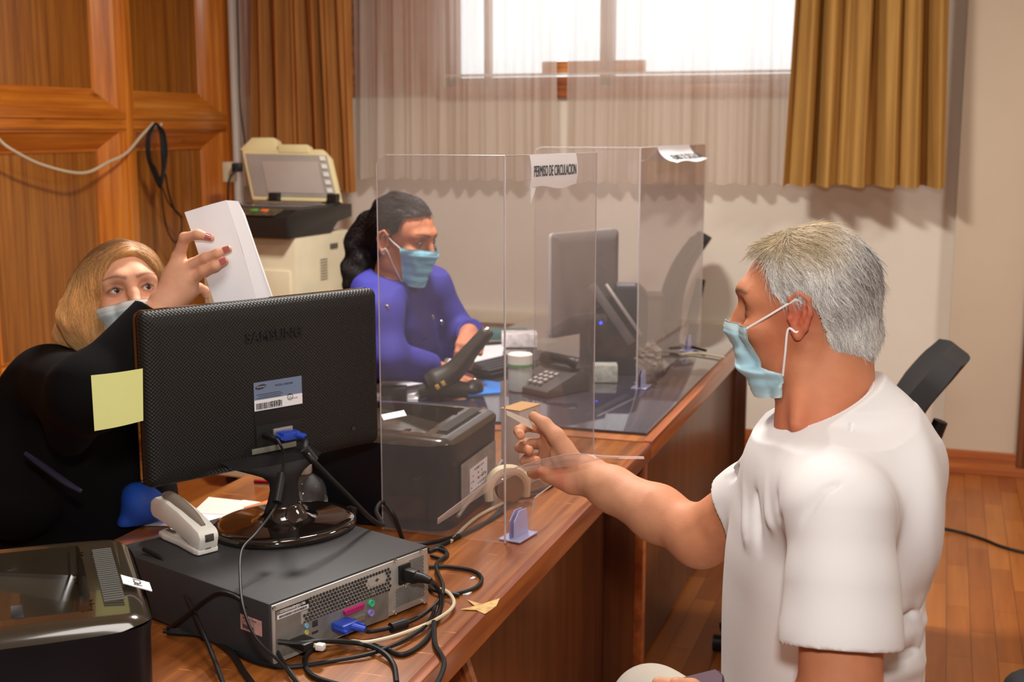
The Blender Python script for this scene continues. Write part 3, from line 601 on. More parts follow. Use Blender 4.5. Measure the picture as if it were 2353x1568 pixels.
# ---------------- papers and small things on the near desk
def sheet(name, pxs, z, m, label, cat, th=.0006, group=None, wob=0):
    q_ = [onz(px, py, z) for px, py in pxs]; c_ = sum(q_, Vector())/len(q_)
    return tag(G().prism([(p.x, p.y) for p in q_], th, Matrix.Translation((0, 0, z))).obj(name, m), label, cat, group)
sheet('paper_sheet', [(330, 1208), (360, 1185), (560, 1150), (640, 1160), (560, 1190), (470, 1212)], .7512, PAPER, 'white paper sheet on the desk behind the stapler', 'paper')
sheet('paper_sheet', [(440, 1180), (480, 1143), (600, 1156), (640, 1148), (650, 1165), (560, 1185)], .7522, PINKP, 'pinkish paper sheet lying under the monitor', 'paper')
sheet('ruler', [(560, 1168), (632, 1147), (640, 1152), (570, 1176)], .7535, mat('orange_red', (.75, .17, .05), .5), 'orange edged strip lying on the pinkish paper', 'ruler', .002)
tag(G().tube([onz(585, 1107, .756), onz(640, 1110, .757), onz(690, 1117, .756)], .005, 10).obj('pen', mat('dark_red', (.28, .01, .02), .3)), 'dark red pen on the desk behind the monitor neck', 'pen')
# sanitizer bottle
bl = onz(742, 1197, .75); bt = thing('sanitizer_bottle', 'round clear sanitizer bottle with white label and cap beside the monitor foot', 'bottle', (bl.x-.02, bl.y-.045, .75))
CLEAR = glass_mat('bottle_plastic', (.86, .86, .84), .05, .10, (.9, .9, .9))
G().lathe([(.034, 0), (.044, .006), (.047, .035), (.049, .06), (.047, .078), (.040, .094), (.026, .106), (.016, .111), (.014, .120)], (0, 0, 0), 32).obj('flask', CLEAR, bt)
G().lathe([(.0478, .022), (.0500, .045), (.0496, .058), (.0495, .058), (.0470, .022)], (0, 0, 0), 32).obj('label_band', PAPER, bt)
cp = G().lathe([(.019, .112), (.020, .114), (.019, .140), (.017, .146)], (0, 0, 0), 24).obj('cap', WHITEP, bt)
G().box((.004, -.004, .149), (.034, .024, .005), .002, (0, .15, 0)).obj('flip_top', WHITEP, cp)
# white clip and debris
bk = onz(1190, 1170, .75)
tp = thing('tape_dispenser', 'cream plastic tape dispenser behind the fold of the front clear screen', 'tape dispenser', (bk.x-.03, bk.y+.03, .75), R(40))
G().tube([(-.045, 0, .012), (-.046, 0, .045), (-.025, 0, .072), (.012, 0, .072), (.036, 0, .05), (.04, 0, .012)], [.010, .012, .012, .012, .012, .008], 10, 6).obj('body', mat('cream_plastic', (.74, .62, .42), .4), tp)
G().lathe([(.014, -.009), (.030, -.009), (.030, .009), (.014, .009)], (0, 0, .034), 28, Matrix.Rotation(R(90), 4, 'X')).obj('tape_roll', mat('brown_tape', (.20, .10, .05), .25, coat=.5), tp)
for px, py, s_, lab_ in ((1080, 1332, 1, 'tiny white crumb on the desk by the black cable loop'), (1063, 1368, 1.6, 'slightly larger white crumb on the desk near the chipped edge')):
    q_ = onz(px, py, .7505); tag(G().prism([(0, 0), (.006*s_, .002), (.007*s_, .009*s_), (.002, .010*s_)], .002, Matrix.Translation(q_)).obj('paper_crumb', PAPER), lab_, 'crumb')
# carton behind the hand
ca = onz(1197, 1135, .75); ct_ = thing('carton', 'pale carton with a green mark standing between printer and front clear screen', 'box', (-.862, 2.63, .75), R(75))
CRT = mat('carton_pale', (.62, .55, .52), .6)
G().box((0, .02, .088), (.085, .05, .176), .002).obj('box_body', CRT, ct_)
G().box((0, .02, .177), (.087, .052, .002)).obj('top_flap', mat('carton_brown', (.45, .26, .10), .7), ct_)
G().prism([(0, 0), (.02, .02), (.018, .026), (.003, .016), (-.004, .022)], .0008, frame((0.0, -.0055, .145), (1, 0, 0), (0, 0, 1))).obj('green_mark', mat('leaf_green', (.35, .55, .05), .5), ct_)
# ================================================================ clear screens
ACR = glass_mat('clear_acrylic', (.935, .92, .925), .03, .045, (.75, .68, .66), smear=.04)
ACR2 = glass_mat('clear_acrylic_far', (.90, .87, .885), .03, .10, (.62, .54, .54), smear=.04)
ACE = mat('acrylic_edge', (.70, .66, .68), .2, trans=.5, coat=.5); LILAC = mat('clear_foot', (.55, .53, .80), .2, trans=.35)
def screen(label, c, e1, e2, zt, slot, m2, zb=.752):
    """two sheets meeting in the fold c; e1 end of the front sheet, e2 end of the side sheet (room x, y)"""
    t = thing('clear_screen', label, 'protective screen', (*c, zb)); c, e1, e2 = Vector((*c, 0)), Vector((*e1, 0)), Vector((*e2, 0)); th = .003; H = zt-zb
    for nm, e, sm in (('front_sheet', e1, None), ('side_sheet', e2, slot)):
        L = (e-c).length; M = frame((0, 0, 0), (e-c)/L, (0, 0, 1))
        if sm: outl = [(0, 0), (sm[0], 0), (sm[0]+.015, sm[1]*.6)]+[(sm[0]+.02+(L-sm[0]-.02)*k/10, sm[1]*(.78+.22*math.sin(k/10*1.6))) for k in range(11)]+[(L, H), (0, H)]
        else: outl = [(0, 0), (L, 0), (L, H-.02), (L-.006, H-.006), (L-.02, H), (0, H)]
        sh = G().prism(outl, th, M).obj(nm, m2 if nm == 'side_sheet' else ACR, t)
        g = G(); g.tube([M @ Vector((x, y, th/2)) for x, y in outl[1:]], .0012, 5); g.obj('sheet_edge', ACE, sh)
    G().tube([(0, 0, 0), (0, 0, H)], .0022, 8).obj('fold', ACE, t)
    return t, H
s1, H1 = screen('front clear folded screen nearest the camera with a paper notice', (-.773, 2.216), (-1.033, 2.216), (-.706, 2.61), 1.494, (.10, .075), ACR)
s2, H2 = screen('second clear folded screen further back on the glass topped desk', (-.862, 3.690), (-1.19, 3.690), (-.848, 4.66), 1.490, None, ACR2, .759)
def foot(t, x, y, rz):
    f = G().box((x, y, .0015), (.075, .048, .003), .001, (0, 0, rz)).obj('foot_plate', LILAC, t)
    d = Vector((math.cos(rz), math.sin(rz), 0)); 
    for s_ in (-1, 1):
        M = frame(Vector((x, y, .003))+Vector((-d.y, d.x, 0))*(.005*s_)-d*.028, d, (0, 0, 1)); G().prism([(0, 0), (.056, 0), (.05, .05), (.02, .052), (0, .035)], .002, M).obj('foot_clip', LILAC, f)
foot(s1, .012, .045, R(80)); foot(s2, .003, .05, R(88)); foot(s2, .01, .75, R(88))
def notice(parent_xy, dirv, s0, s1_, z0, z1, name, label, curl=0):
    c = Vector((*parent_xy, 0)); d = Vector((*dirv, 0)).normalized(); nn = Vector((d.y, -d.x, 0))
    t = thing(name, label, 'paper notice', tuple(c+d*((s0+s1_)/2)+nn*.006+Vector((0, 0, z0))))
    rows = []
    for i in range(13):
        v_ = i/12
        if curl: ang = v_*2.0; zz_ = z1-curl*math.sin(min(ang, 1.5))*(.6+.4*v_)*1.0; oo = nn*(.004+curl*.9*(1-math.cos(ang)))
        else: zz_ = z1-(z1-z0)*v_; oo = nn*(.004+.004*math.sin(v_*3))
        rows.append([c+d*(s0+(s1_-s0)*j/12)+oo+Vector((0, 0, zz_+.004*math.sin(j*.6)*v_)) for j in range(13)])
    kid(G().grid(rows, .0004), 'sheet', PAPER, t)
    return t, rows, d, nn
d1_ = (Vector((-.706, 2.61))-Vector((-.773, 2.216))).normalized()
def spt(px, py): w = on_plane(px, py, Vector((-.773, 2.216, 0)), Vector((d1_.y, -d1_.x, 0))); return (w.xy-Vector((-.773, 2.216))).dot(d1_), w.z
a_, b_ = spt(1213, 357), spt(1319, 425)
nt1, rows, d, nn = notice((-.773, 2.216), d1_, a_[0], b_[0], b_[1], a_[1], 'paper_notice', 'white notice with black lettering taped on the front clear screen')
sc_ = (a_[0]+b_[0])/2
kid(G().text('PERMISO DE CIRCULACION', .030, frame(Vector((-.773, 2.216, 0))+d*sc_+nn*.0095+Vector((0, 0, (a_[1]+b_[1])/2)), d, (0, 0, 1)), .0003, bold=.0, sx=(b_[0]-a_[0])*.95/.385), 'lettering', INK, nt1)
q0 = Vector((-.773, 2.216, 0))+d*(a_[0]+.003)+nn*.005
kid(G().prism([(0, 0), (.02, 0), (.012, -.012), (.006, -.02), (.0, -.03)], .0004, frame(q0+Vector((0, 0, b_[1]+.001)), d, (0, 0, 1))), 'torn_corner', PAPER, nt1)
d2_ = (Vector((-.848, 4.66))-Vector((-.862, 3.690))).normalized()
nt2, rows2, d, nn = notice((-.862, 3.690), d2_, .20, .68, 1.44, 1.492, 'paper_notice', 'curled white notice drooping from the top of the second clear screen', curl=.05)
kid(G().text('PERMISO DE CIRCULACION', .036, frame(Vector((-.862, 3.690, 0))+d*.46+nn*.044+Vector((0, 0, 1.456)), d, (nn*-.9+Vector((0, 0, .6)))), .0003, bold=.0006), 'lettering', INK, nt2)
# thin strip of clear plastic running out from the slot in front of the wrist
# ================================================================ cables on the near desk
Z = .7545
def run(pts, r, label, m=CABLE, z=Z, name='cable', n=8):
    q_ = [p if isinstance(p, Vector) else (onz(p[0], p[1], p[2] if len(p) > 2 else z)) for p in pts]
    return tag(G().tube(q_, r, n, 8).obj(name, m), label, 'cable')
pe = L2W((px_+.006, -.058, pz_-.002))
run([pe, (1000, 1345, .80), (1014, 1375, .775), (1005, 1420, .757), (975, 1475), (925, 1505), (880, 1490), (800, 1475, .762), (740, 1482, .762), (715, 1495), (700, 1520), (720, 1555), (800, 1580)], .0042, 'thick black power cord looping from the power plug to the desk edge')
run([(1055, 1368), (1000, 1358, .758), (990, 1345), (1035, 1365), (1090, 1352), (1107, 1330), (1085, 1312), (1030, 1303), (985, 1303)], .0036, 'black cable making an open loop right of the computer case')
run([L2W((vx+.012, -.05, vz-.002)), (850, 1452, .765), (905, 1441, .762), (960, 1420, .760), (1005, 1385, .764), (1018, 1350, .768), (1002, 1300, .762), (1025, 1276), (1015, 1258), (985, 1262)], .0036, 'black video cable with a bulge leaving the lower blue plug')
tag(G().tube([onz(898, 1444, .762), onz(932, 1433, .762)], .0085, 12, 0).obj('ferrite_bead', BLK), 'black cylindrical cable bead beside the lower blue plug', 'ferrite bead')
run([L2W((.052, -.038, .03)), (800, 1475, .765), (850, 1476, .764), (930, 1455, .762), (1010, 1420, .760), (1043, 1390, .760), (1030, 1362, .764), (1000, 1352, .77)], .0032, 'cream network cable curving past the plugs', BEIGEP)
tag(G().box(L2W((.058, -.046, .028)), (.014, .012, .010), .003).obj('cable_tip', WHITEP), 'white connector tip of the cream cable', 'connector')
run([L2W((.012, -.004, .040)), L2W((.03, -.02, .036)), L2W((.045, -.03, .034)), L2W((.075, -.04, .030)), (830, 1480, .762), (880, 1500, .760), (905, 1530), (912, 1570)], .0042, 'black cable crossing the rear of the case and dropping toward the camera')
run([(330, 1262, .86), (372, 1285, .852), (402, 1325, .83), (435, 1385, .81), (465, 1450, .79), (490, 1510, .77), (520, 1590, .758)], .0036, 'black cable with a bead hanging left side of the computer case')
tag(G().tube([onz(392, 1312, .836), onz(418, 1350, .822)], .0085, 12, 0).obj('ferrite_bead', BLK), 'black cylindrical bead on the cable near the paper tag', 'ferrite bead')
run([(375, 1450), (440, 1450), (520, 1480), (560, 1510), (620, 1530), (680, 1532), (760, 1520), (860, 1500, .757), (940, 1465, .758), (985, 1430, .76), (1000, 1395, .762)], .0034, 'black cable lying on the wood in front of the case')
run([(385, 1445, .765), (430, 1412, .80), (470, 1380, .83), (510, 1362, .85), (560, 1385, .84), (610, 1450, .80), (650, 1520, .765), (700, 1590, .757)], .0030, 'thin black cable arching over the lower left side of the case')
run([(385, 1452, .757), (470, 1462), (530, 1500), (560, 1545), (600, 1600)], .005, 'thick black printer cable with plug on the wood beside the near printer')
run([(997, 1430, .762), (1000, 1480, .757), (1020, 1520, .757), (1010, 1560, .757), (985, 1600, .757)], .0042, 'black cord trailing over the edge of the near desk')
run([(865, 1230, .757), (960, 1250), (1050, 1232), (1110, 1205), (1160, 1165), (1200, 1140), (1260, 1120), (1290, 1090)], .0038, 'black cable along the foot of the printer behind the screen')
run([(985, 1265), (1020, 1250), (1090, 1215), (1150, 1180), (1175, 1150), (1230, 1138)], .0042, 'black cable passing under the fold of the front clear screen')
run([(1035, 1245), (1075, 1205), (1110, 1180), (1160, 1155)], .0035, 'cream cable beside the printer foot', BEIGEP)
run([(990, 1278), (1018, 1284), (1028, 1272), (1005, 1262), (985, 1268)], .0035, 'small black cable coil at the rear corner of the case')
# ================================================================ far desk
ZG = .760
def on_desk(px, py, z=ZG): return onz(px, py, z)
# monitor seen from the side
t0, t1 = P(1268, 545, 4.02), P(1416, 522, 4.24); du = (t1-t0); du.z = 0; wd = du.length; du.normalize()
m2c = (t0+t1)/2; m2 = thing('monitor', 'grey backed monitor with silver rim on the glass topped desk', 'monitor', (m2c.x, m2c.y, ZG), math.atan2(du.y, du.x))
MG = mat('monitor_grey', (.14, .125, .115), .5, var=.1); SILR = mat('silver_rim', (.62, .62, .62), .3, .3); hh = m2c.z-ZG
M2 = frame((0, 0, hh/2+.06), (1, 0, 0), (0, 0, 1))
slab(G(), wd, hh-.12, .012, [(.002, 0), (0, .003), (0, .010), (.006, .016), (.03, .022)], M2).obj('back_cover', MG, m2)
slab(G(), wd+.006, hh-.114, .014, [(.002, -.014), (0, -.012), (0, -.0005)], M2).obj('rim', SILR, m2)
G().tube([(0, -.01, .005), (0, -.01, .2)], .022, 14).obj('stand_pole', BLK, m2); G().lathe([(.07, 0), (.07, .008), (.03, .014)], (0, 0, .001), 32).obj('stand_foot', BLK, m2)
# black receipt printer / scanner with slanted trays
tb0 = P(1425, 760, 4.15); bs = thing('document_scanner', 'black document scanner with slanted trays behind the second clear screen', 'scanner', (on_desk(1420, 858).x, on_desk(1420, 858).y-.03, ZG), R(15))
G().prism([(-.08, 0), (.10, 0), (.10, .26), (.075, .285), (.0, .285), (-.02, .25), (-.08, .20)], .13, frame((0, .13, 0), (1, 0, 0), (0, 0, 1)), .006).obj('housing', BLK, bs)
G().box((-.015, -.012, .20), (.028, .012, .23), .004, (0, R(-35), 0)).obj('feed_tray', mat('tray_grey', (.10, .09, .085), .35), bs)
G().box((.022, -.012, .215), (.012, .012, .20), .003, (0, R(-35), 0)).obj('tray_edge', STEEL, bs)
G().box((.03, .06, .287), (.06, .09, .006), .002).obj('top_lid', mat('lid_slate', (.12, .12, .14), .3), bs)
G().box((-.085, .02, .12), (.008, .10, .16), .003).obj('front_panel', GLOSSB, bs)
led = G().lathe([(.005, 0), (.005, .002)], (-.05, -.001, .17), 12, Matrix.Rotation(R(90), 4, 'X')).obj('blue_lamp', mat('blue_led', (.02, .05, 1), .3, emis=4), bs)
q_ = on_desk(1462, 850); tw = thing('speaker', 'small dark brown speaker beside the document scanner', 'speaker', (q_.x, q_.y+.20, ZG), R(15))
G().box((0, 0, .115), (.085, .12, .23), .006).obj('cabinet', mat('brown_black', (.045, .025, .018), .4), tw); G().box((0, -.061, .115), (.07, .004, .2), .003).obj('grille', mat('grille_brown', (.08, .06, .05), .8), tw)
q_ = on_desk(1385, 880); bx = tag(G().box((q_.x, q_.y+.03, ZG+.028), (.075, .06, .055), .003, (0, 0, .3)).obj('small_box', mat('pale_green_box', (.52, .56, .48), .6, var=.25, vscale=60)), 'small pale green box in front of the scanner', 'box')
# crumpled clear bag
q_ = on_desk(1475, 865); rnd = random.Random(2); t = bmesh.new(); bmesh.ops.create_icosphere(t, subdivisions=4, radius=1)
for v_ in t.verts:
    n_ = v_.co.normalized(); k = 1+.22*math.sin(7*n_.x+3*n_.z)*math.cos(6*n_.y)+.12*math.sin(17*n_.z+9*n_.x)+rnd.uniform(-.05, .05)
    v_.co = Vector((n_.x*.045*k, n_.y*.045*k, .055+n_.z*.055*k))
tag(G().add(t, Matrix.Translation((q_.x, q_.y+.05, ZG))).obj('plastic_bag', glass_mat('bag_film', (.85, .8, .76), .12, .28, (.8, .72, .62)), smooth=False), 'crumpled clear plastic bag on the desk by the second clear screen', 'plastic bag')
run([(1500, 805, .765), (1520, 770, .80), (1535, 742, .86), (1530, 760, .86), (1545, 795, .79), (1515, 800, .765), (1560, 792, .765), (1622, 806, .765)], .005, 'black cables heaped on the glass near the wall', z=.765)
run([(1490, 790, .765), (1505, 760, .80), (1525, 775, .80), (1500, 800, .765)], .004, 'brownish cable loop near the bag', mat('brown_cable', (.20, .08, .04), .5), z=.765)
run([(1560, 815, .765), (1600, 812, .765), (1665, 822, .765)], .004, 'cream cable lying toward the wall end of the desk', BEIGEP, z=.765)
# keyboard, calculators, binders behind the front screen
KEY = mat('key_dark', (.05, .05, .06), .5, var=.3)
q_ = on_desk(1165, 845); kb = thing('keyboard', 'black computer keyboard on the desk before the woman in blue', 'keyboard', (q_.x+.01, q_.y+.02, .759), R(72))
G().box((0, 0, .010), (.42, .15, .018), .005, (R(3), 0, 0)).obj('tray', BLK, kb)
for j in range(5):
    g = G(); 
    for i in range(20): g.box((-.19+.02*i, -.052+.026*j, .022+.001*j), (.016, .020, .006), .002)
    g.obj('key_row', KEY, kb)
sheet('mouse_pad', [(930, 866), (1000, 860), (1060, 868), (1150, 882), (1150, 905), (1066, 912), (1000, 893), (940, 884)], .7585, mat('pad_blue', (.03, .16, .50), .6, var=.2), 'blue mouse pad under the black mouse', 'mouse pad', .004)
q_ = on_desk(1088, 890, .775); ms = thing('mouse', 'black computer mouse under her hand on the blue pad', 'mouse', (q_.x, q_.y, .7635), R(100))
t = bmesh.new(); bmesh.ops.create_uvsphere(t, u_segments=24, v_segments=16, radius=1)
for v_ in t.verts: v_.co = Vector((v_.co.x*.052, v_.co.y*.030, max(v_.co.z, -.1)*.030+.004))
G().add(t).obj('shell', BLK, ms); G().lathe([(.006, -.003), (.006, .003)], (.028, 0, .028), 14, Matrix.Rotation(R(90), 4, 'X')).obj('scroll_wheel', SILVER, ms)
sheet('paper_sheet', [(1010, 858), (1050, 800), (1160, 792), (1150, 835), (1085, 862)], .7605, PAPER, 'white sheet spread under the hands of the woman in blue', 'paper')
for k, (pxs, lab_) in enumerate((([(858, 912), (862, 893), (905, 872), (985, 892), (950, 915)], 'top white sheet of the papers beside the black handset'), ([(850, 925), (855, 905), (900, 885), (970, 905), (960, 925)], 'lower white sheet of the papers beside the black handset'))):
    sheet('paper_sheet', pxs, .757+.012*(1-k), PAPER, lab_, 'paper', .010)
for px, py, w_, d_, h_, m_, lab_, nm in ((1165, 782, .16, .11, .030, mat('teal_cover', (.06, .16, .16), .5), 'dark teal binder lying behind the keyboard', 'binder'), (1195, 800, .13, .09, .05, mat('white_pack', (.68, .64, .66), .5, var=.3, vscale=50), 'whitish pack lying next to the teal binder', 'pack')):
    q_ = on_desk(px, py); tag(G().box((q_.x-.02, q_.y+.05, ZG+h_/2), (w_, d_, h_), .003, (0, 0, R(20))).obj(nm, m_), lab_, nm)
q_ = on_desk(1183, 905); cu = thing('jar', 'clear jar with white lid and green band behind the carton', 'jar', (q_.x-.0, q_.y+.05, ZG))
G().lathe([(.034, 0), (.037, .004), (.037, .075), (.033, .085)], (0, 0, 0), 28).obj('body', mat('jar_grey', (.42, .46, .44), .25, trans=.2), cu)
G().lathe([(.038, .085), (.038, .112), (.034, .115)], (0, 0, 0), 28).obj('lid', WHITEP, cu); G().lathe([(.0385, .076), (.0385, .085), (.036, .085)], (0, 0, 0), 28).obj('green_band', mat('band_green', (.06, .28, .10), .4), cu)
# dark calculators and telephone behind side sheet
q_ = on_desk(1265, 905); ph = thing('telephone', 'dark grey desk telephone on the glass behind the front screen', 'telephone', (q_.x-.02, q_.y+.05, .759), R(60))
G().prism([(-.09, 0), (.09, 0), (.09, .05), (.06, .07), (-.09, .02)], .17, frame((0, .085, 0), (1, 0, 0), (0, 0, 1)), .005).obj('base', mat('phone_grey', (.05, .045, .045), .45), ph)
G().tube([(.05, -.07, .085), (.035, -.045, .095), (.035, .045, .095), (.05, .07, .085)], [.022, .014, .014, .022], 12, 6).obj('handset', BLK, ph)
g = G()
for i in range(4):
    for j in range(3): g.box((-.065+.022*i, -.03+.022*j, .037+.0057*i), (.014, .014, .006), .002, (0, -.28, 0))
g.obj('keypad', mat('key_grey', (.3, .28, .27), .5), ph)
# card terminal / black handset leaning up
q_ = on_desk(985, 925, .757); hs = thing('barcode_scanner', 'black handheld scanner standing upright with gold lettering', 'handheld scanner', (q_.x+.04, q_.y+.05, .760), R(25))
HS = mat('handset_black', (.028, .024, .018), .45)
G().tube([(-.055, 0, .040), (-.03, 0, .052), (.02, 0, .085), (.075, 0, .15), (.115, 0, .195), (.122, 0, .205)], [.035, .042, .032, .024, .022, .012], 16, 6).obj('body', HS, hs)
G().tube([(-.085, 0, .022), (-.02, 0, .034), (.06, 0, .026)], [.018, .032, .022], 16, 4).obj('base', HS, hs)
g = G()
for k in range(2): g.box((-.032+.017*k, -.041, .045+.010*k), (.012, .002, .015), .001, (0, -.5, 0))
g.obj('gold_mark', mat('gold_mark', (.65, .45, .12), .4, .5), hs)
G().tube([(.112, 0, .196), (.1235, 0, .207)], [.017, .010], 12).obj('silver_tip', SILVER, hs)
q_ = on_desk(905, 930, .757); tag(G().box((q_.x, q_.y, .785), (.075, .06, .05), .004, (0, 0, R(20))).obj('ink_pad', BLKM), 'small black box between white papers and the printer', 'box')
q_ = onz(905, 957, .945); tag(G().box((q_.x, q_.y, q_.z+.002), (.05, .028, .0015), 0, (R(12), R(-8), .6)).obj('paper_slip', PAPER), 'white paper slip on top of the printer behind the screen', 'paper slip')
# ================================================================ photocopier
fc = P(678, 545, 5.15); cdv = Vector((math.cos(YAW+R(67)), math.sin(YAW+R(67)), 0)); cwv = Vector((cdv.y, -cdv.x, 0))   # depth, left->right
cp_ = thing('photocopier', 'cream office photocopier with black control band and raised lid by the coppery drape', 'photocopier', (fc.x, fc.y, 0), math.atan2(cwv.y, cwv.x))
CB = mat('copier_cream', (.68, .60, .42), .5); CBL = mat('copier_black', (.015, .013, .012), .3); CG = mat('copier_glass', (.05, .05, .05), .1)
UND = mat('lid_underside', (.34, .30, .27), .55, var=.1); LY = mat('lid_yellowed', (.74, .63, .34), .45); h0 = fc.z; WW, DD = .46, .44
G().box((-WW/2, DD/2, .06+(h0-.06)/2), (WW, DD, h0-.06), .012).obj('body', CB, cp_)
for zz_ in (.12, .38, h0-.36): G().box((-WW/2, -.004, zz_+.11), (WW-.05, .014, .22), .006).obj('drawer', CB, cp_)
for sx_ in (-.06, -WW+.06):
    for sy_ in (.06, DD-.06): G().lathe([(.024, -.012), (.024, .012)], (sx_, sy_, .03), 14, Matrix.Rotation(R(90), 4, 'X')).obj('castor', CBL, cp_); G().box((sx_, sy_, .045), (.02, .03, .03)).obj('castor_fork', CBL, cp_)
G().prism([(-.02, 0), (.28, 0), (.34, .045), (.46, .06), (.46, .115), (.02, .115), (-.06, .085), (-.06, .0)], WW+.004, frame((-WW-.002, 0, h0-.004), (0, 1, 0), (0, 0, 1)) @ Matrix(((1, 0, 0, 0), (0, 1, 0, 0), (0, 0, 1, 0), (0, 0, 0, 1))), .004).obj('control_band', CBL, cp_)
G().box((-WW/2, -.02, h0+.1), (WW-.12, .09, .006), .002, (R(14), 0, 0)).obj('control_panel', mat('panel_olive', (.07, .055, .03), .4, var=.6, vscale=60), cp_)
G().box((-.13, -.02, h0+.106), (.03, .02, .006), .002, (R(14), 0, 0)).obj('stop_button', mat('button_orange', (.8, .15, .03), .4), cp_)
G().box((-.18, -.02, h0+.106), (.03, .02, .006), .002, (R(14), 0, 0)).obj('start_button', mat('button_green', (.08, .3, .05), .4), cp_)
G().box((-WW/2, .24, h0+.113), (WW-.06, .32, .006), .002).obj('platen_glass', CG, cp_)
G().box((-WW/2+.02, .27, h0+.12), (WW-.12, .012, .01), .002).obj('scan_rail', STEEL, cp_)
for k in range(3): G().box((-.001+.001, .20+.0*k, h0-.13-.0*k), (.001, .001, .001)) if False else None
g = G()
for k in range(8): g.box((.001, .215, h0-.11-.012*k), (.004, .055, .005))
g.obj('side_vent', mat('vent_taupe', (.30, .25, .18), .6), cp_)
G().box((.002, .30, h0-.06), (.006, .06, .022), .002).obj('side_handle', mat('handle_dark', (.10, .09, .07), .5), cp_)
G().box((-.36, -.006, h0-.10), (.07, .004, .045), .001).obj('pink_sticker', mat('pink_sticker', (.70, .30, .26), .6), cp_)
# raised lid: a slab hinged along the back edge
hl = Vector((-WW-.02, DD-.04, h0+.12)); up_ = Vector((-.05, .10, .31)).normalized()
ML_ = frame(hl, (1, 0, 0), up_); LH = .24
sh = lambda x, y: (x+(-.10*(y/LH)), y)
def lid(pts, h, zoff, m, nm, par=cp_, bev=.004): return G().prism([sh(*p) for p in pts], h, ML_ @ Matrix.Translation((0, 0, zoff)), bev).obj(nm, m, par)
ld = lid([(0, 0), (WW, 0), (WW, LH-.04), (WW-.03, LH), (0, LH)], .03, -.03, LY, 'lid', bev=.01)
lid([(.02, .02), (WW-.015, .02), (WW-.015, LH-.03), (.02, LH-.025)], .004, .0, UND, 'lid_liner', ld, .001)
lid([(.10, .035), (WW-.07, .035), (WW-.07, LH-.06), (.10, LH-.06)], .003, .004, mat('lid_pad', (.42, .36, .32), .5, var=.05), 'white_pad', ld, .001)
g = G()
for k in range(5): g.prism([sh(WW-.05, .04+.036*k), sh(WW-.025, .04+.036*k), sh(WW-.025, .06+.036*k), sh(WW-.05, .06+.036*k)], .006, ML_ @ Matrix.Translation((0, 0, .004)))
g.obj('liner_tabs', WHITEP, ld)
lid([(-.02, LH-.01), (.19, LH-.01), (.19, LH+.055), (.07, LH+.055)], .07, -.07, LY, 'feeder_cover', ld, .012)
lid([(.20, LH-.02), (.36, LH-.02), (.36, LH+.02), (.20, LH+.02)], .05, -.045, LY, 'feeder_tray', ld, .006)
for x_ in (.11-WW, -.05): G().box((x_, DD-.05, h0+.13), (.045, .04, .055), .004).obj('hinge', CBL, cp_)
cp_world = Matrix.Translation(cp_.location) @ cp_.rotation_euler.to_matrix().to_4x4()
# wires at the corner
run([P(543, -60, 6.3), P(548, 120, 6.3), P(552, 240, 6.3), P(565, 345, 6.25)], .004, 'thin dark cable hanging down the wall to the photocopier')
sk = P(528, 395, 6.35); so = thing('wall_socket', 'cream wall socket box beside the photocopier lid', 'wall socket', tuple(sk)); kid(G().box(sk, (.05, .06, .10), .006), 'box', CB, so)
kid(G().box(P(545, 385, 6.25), (.05, .05, .045), .008, (0, 0, .4)), 'plug', BLK, so)
run([P(545, 390, 6.22), P(528, 410, 6.2), P(524, 450, 6.2), P(526, 560, 6.2), P(530, 680, 6.2)], .006, 'black cable dropping from the wall socket beside the pine wall')
# ================================================================ hook, hanging cables on the pine wall
XW = XL+.05
def onw(px, py, o=0): return on_plane(px, py, Vector((XW+o, 0, 0)), Vector((1, 0, 0)))
hk = thing('wall_hook', 'small white hook on the pine rail holding the coiled black cable', 'hook', tuple(onw(357, 290)))
c0 = onw(357, 290); kid(G().lathe([(.018, 0), (.016, .008), (.006, .010)], c0+Vector((-.005, 0, 0)), 18, Matrix.Rotation(R(90), 4, 'Y')), 'plate', WHITEP, hk)
kid(G().tube([c0, c0+Vector((.03, 0, 0)), c0+Vector((.035, 0, .015))], .005, 8), 'peg', WHITEP, hk)
run([onw(-60, 250, .02), onw(-5, 318, .02), onw(30, 346, .03), onw(100, 380, .03), (onw(190, 398, .04)), onw(250, 372, .03), onw(290, 352, .03), onw(325, 312, .02), onw(352, 284, .02)], .007, 'white cable sagging across the pine wall to the hook', BEIGEP)
cl = thing('coiled_cable', 'black coiled cable hanging from the hook on the pine wall', 'cable', tuple(c0)); rnd = random.Random(6)
for k in range(9):
    w1, w2, b_ = rnd.uniform(14, 24), rnd.uniform(10, 24), rnd.uniform(395, 440)
    pts = [onw(357, 283, .03), onw(357-w1*.8, 310, .035), onw(357-w1+3, 360, .03), onw(362-w1*.3, b_-25, .03), onw(368, b_, .03), onw(370+w2*.3, b_-30, .03), onw(362+w2, 355, .035), onw(360+w2*.8, 305, .03), onw(358, 283, .03)]
    kid(G().tube(pts, .0055, 6, 6), 'loop', CABLE, cl)
run([onw(372, 430, .02), onw(390, 470, .02), onw(414, 495, .02), onw(416, 530, .02), onw(404, 558, .02), onw(385, 530, .02), onw(375, 480, .02), onw(368, 420, .02)], .0035, 'thin brown wire dangling in a loop below the coiled cable')
run([onw(380, 400, .02), onw(388, 445, .02), onw(400, 480, .02), onw(418, 500, .02)], .005, 'dark wire end hanging beside the coiled cable')
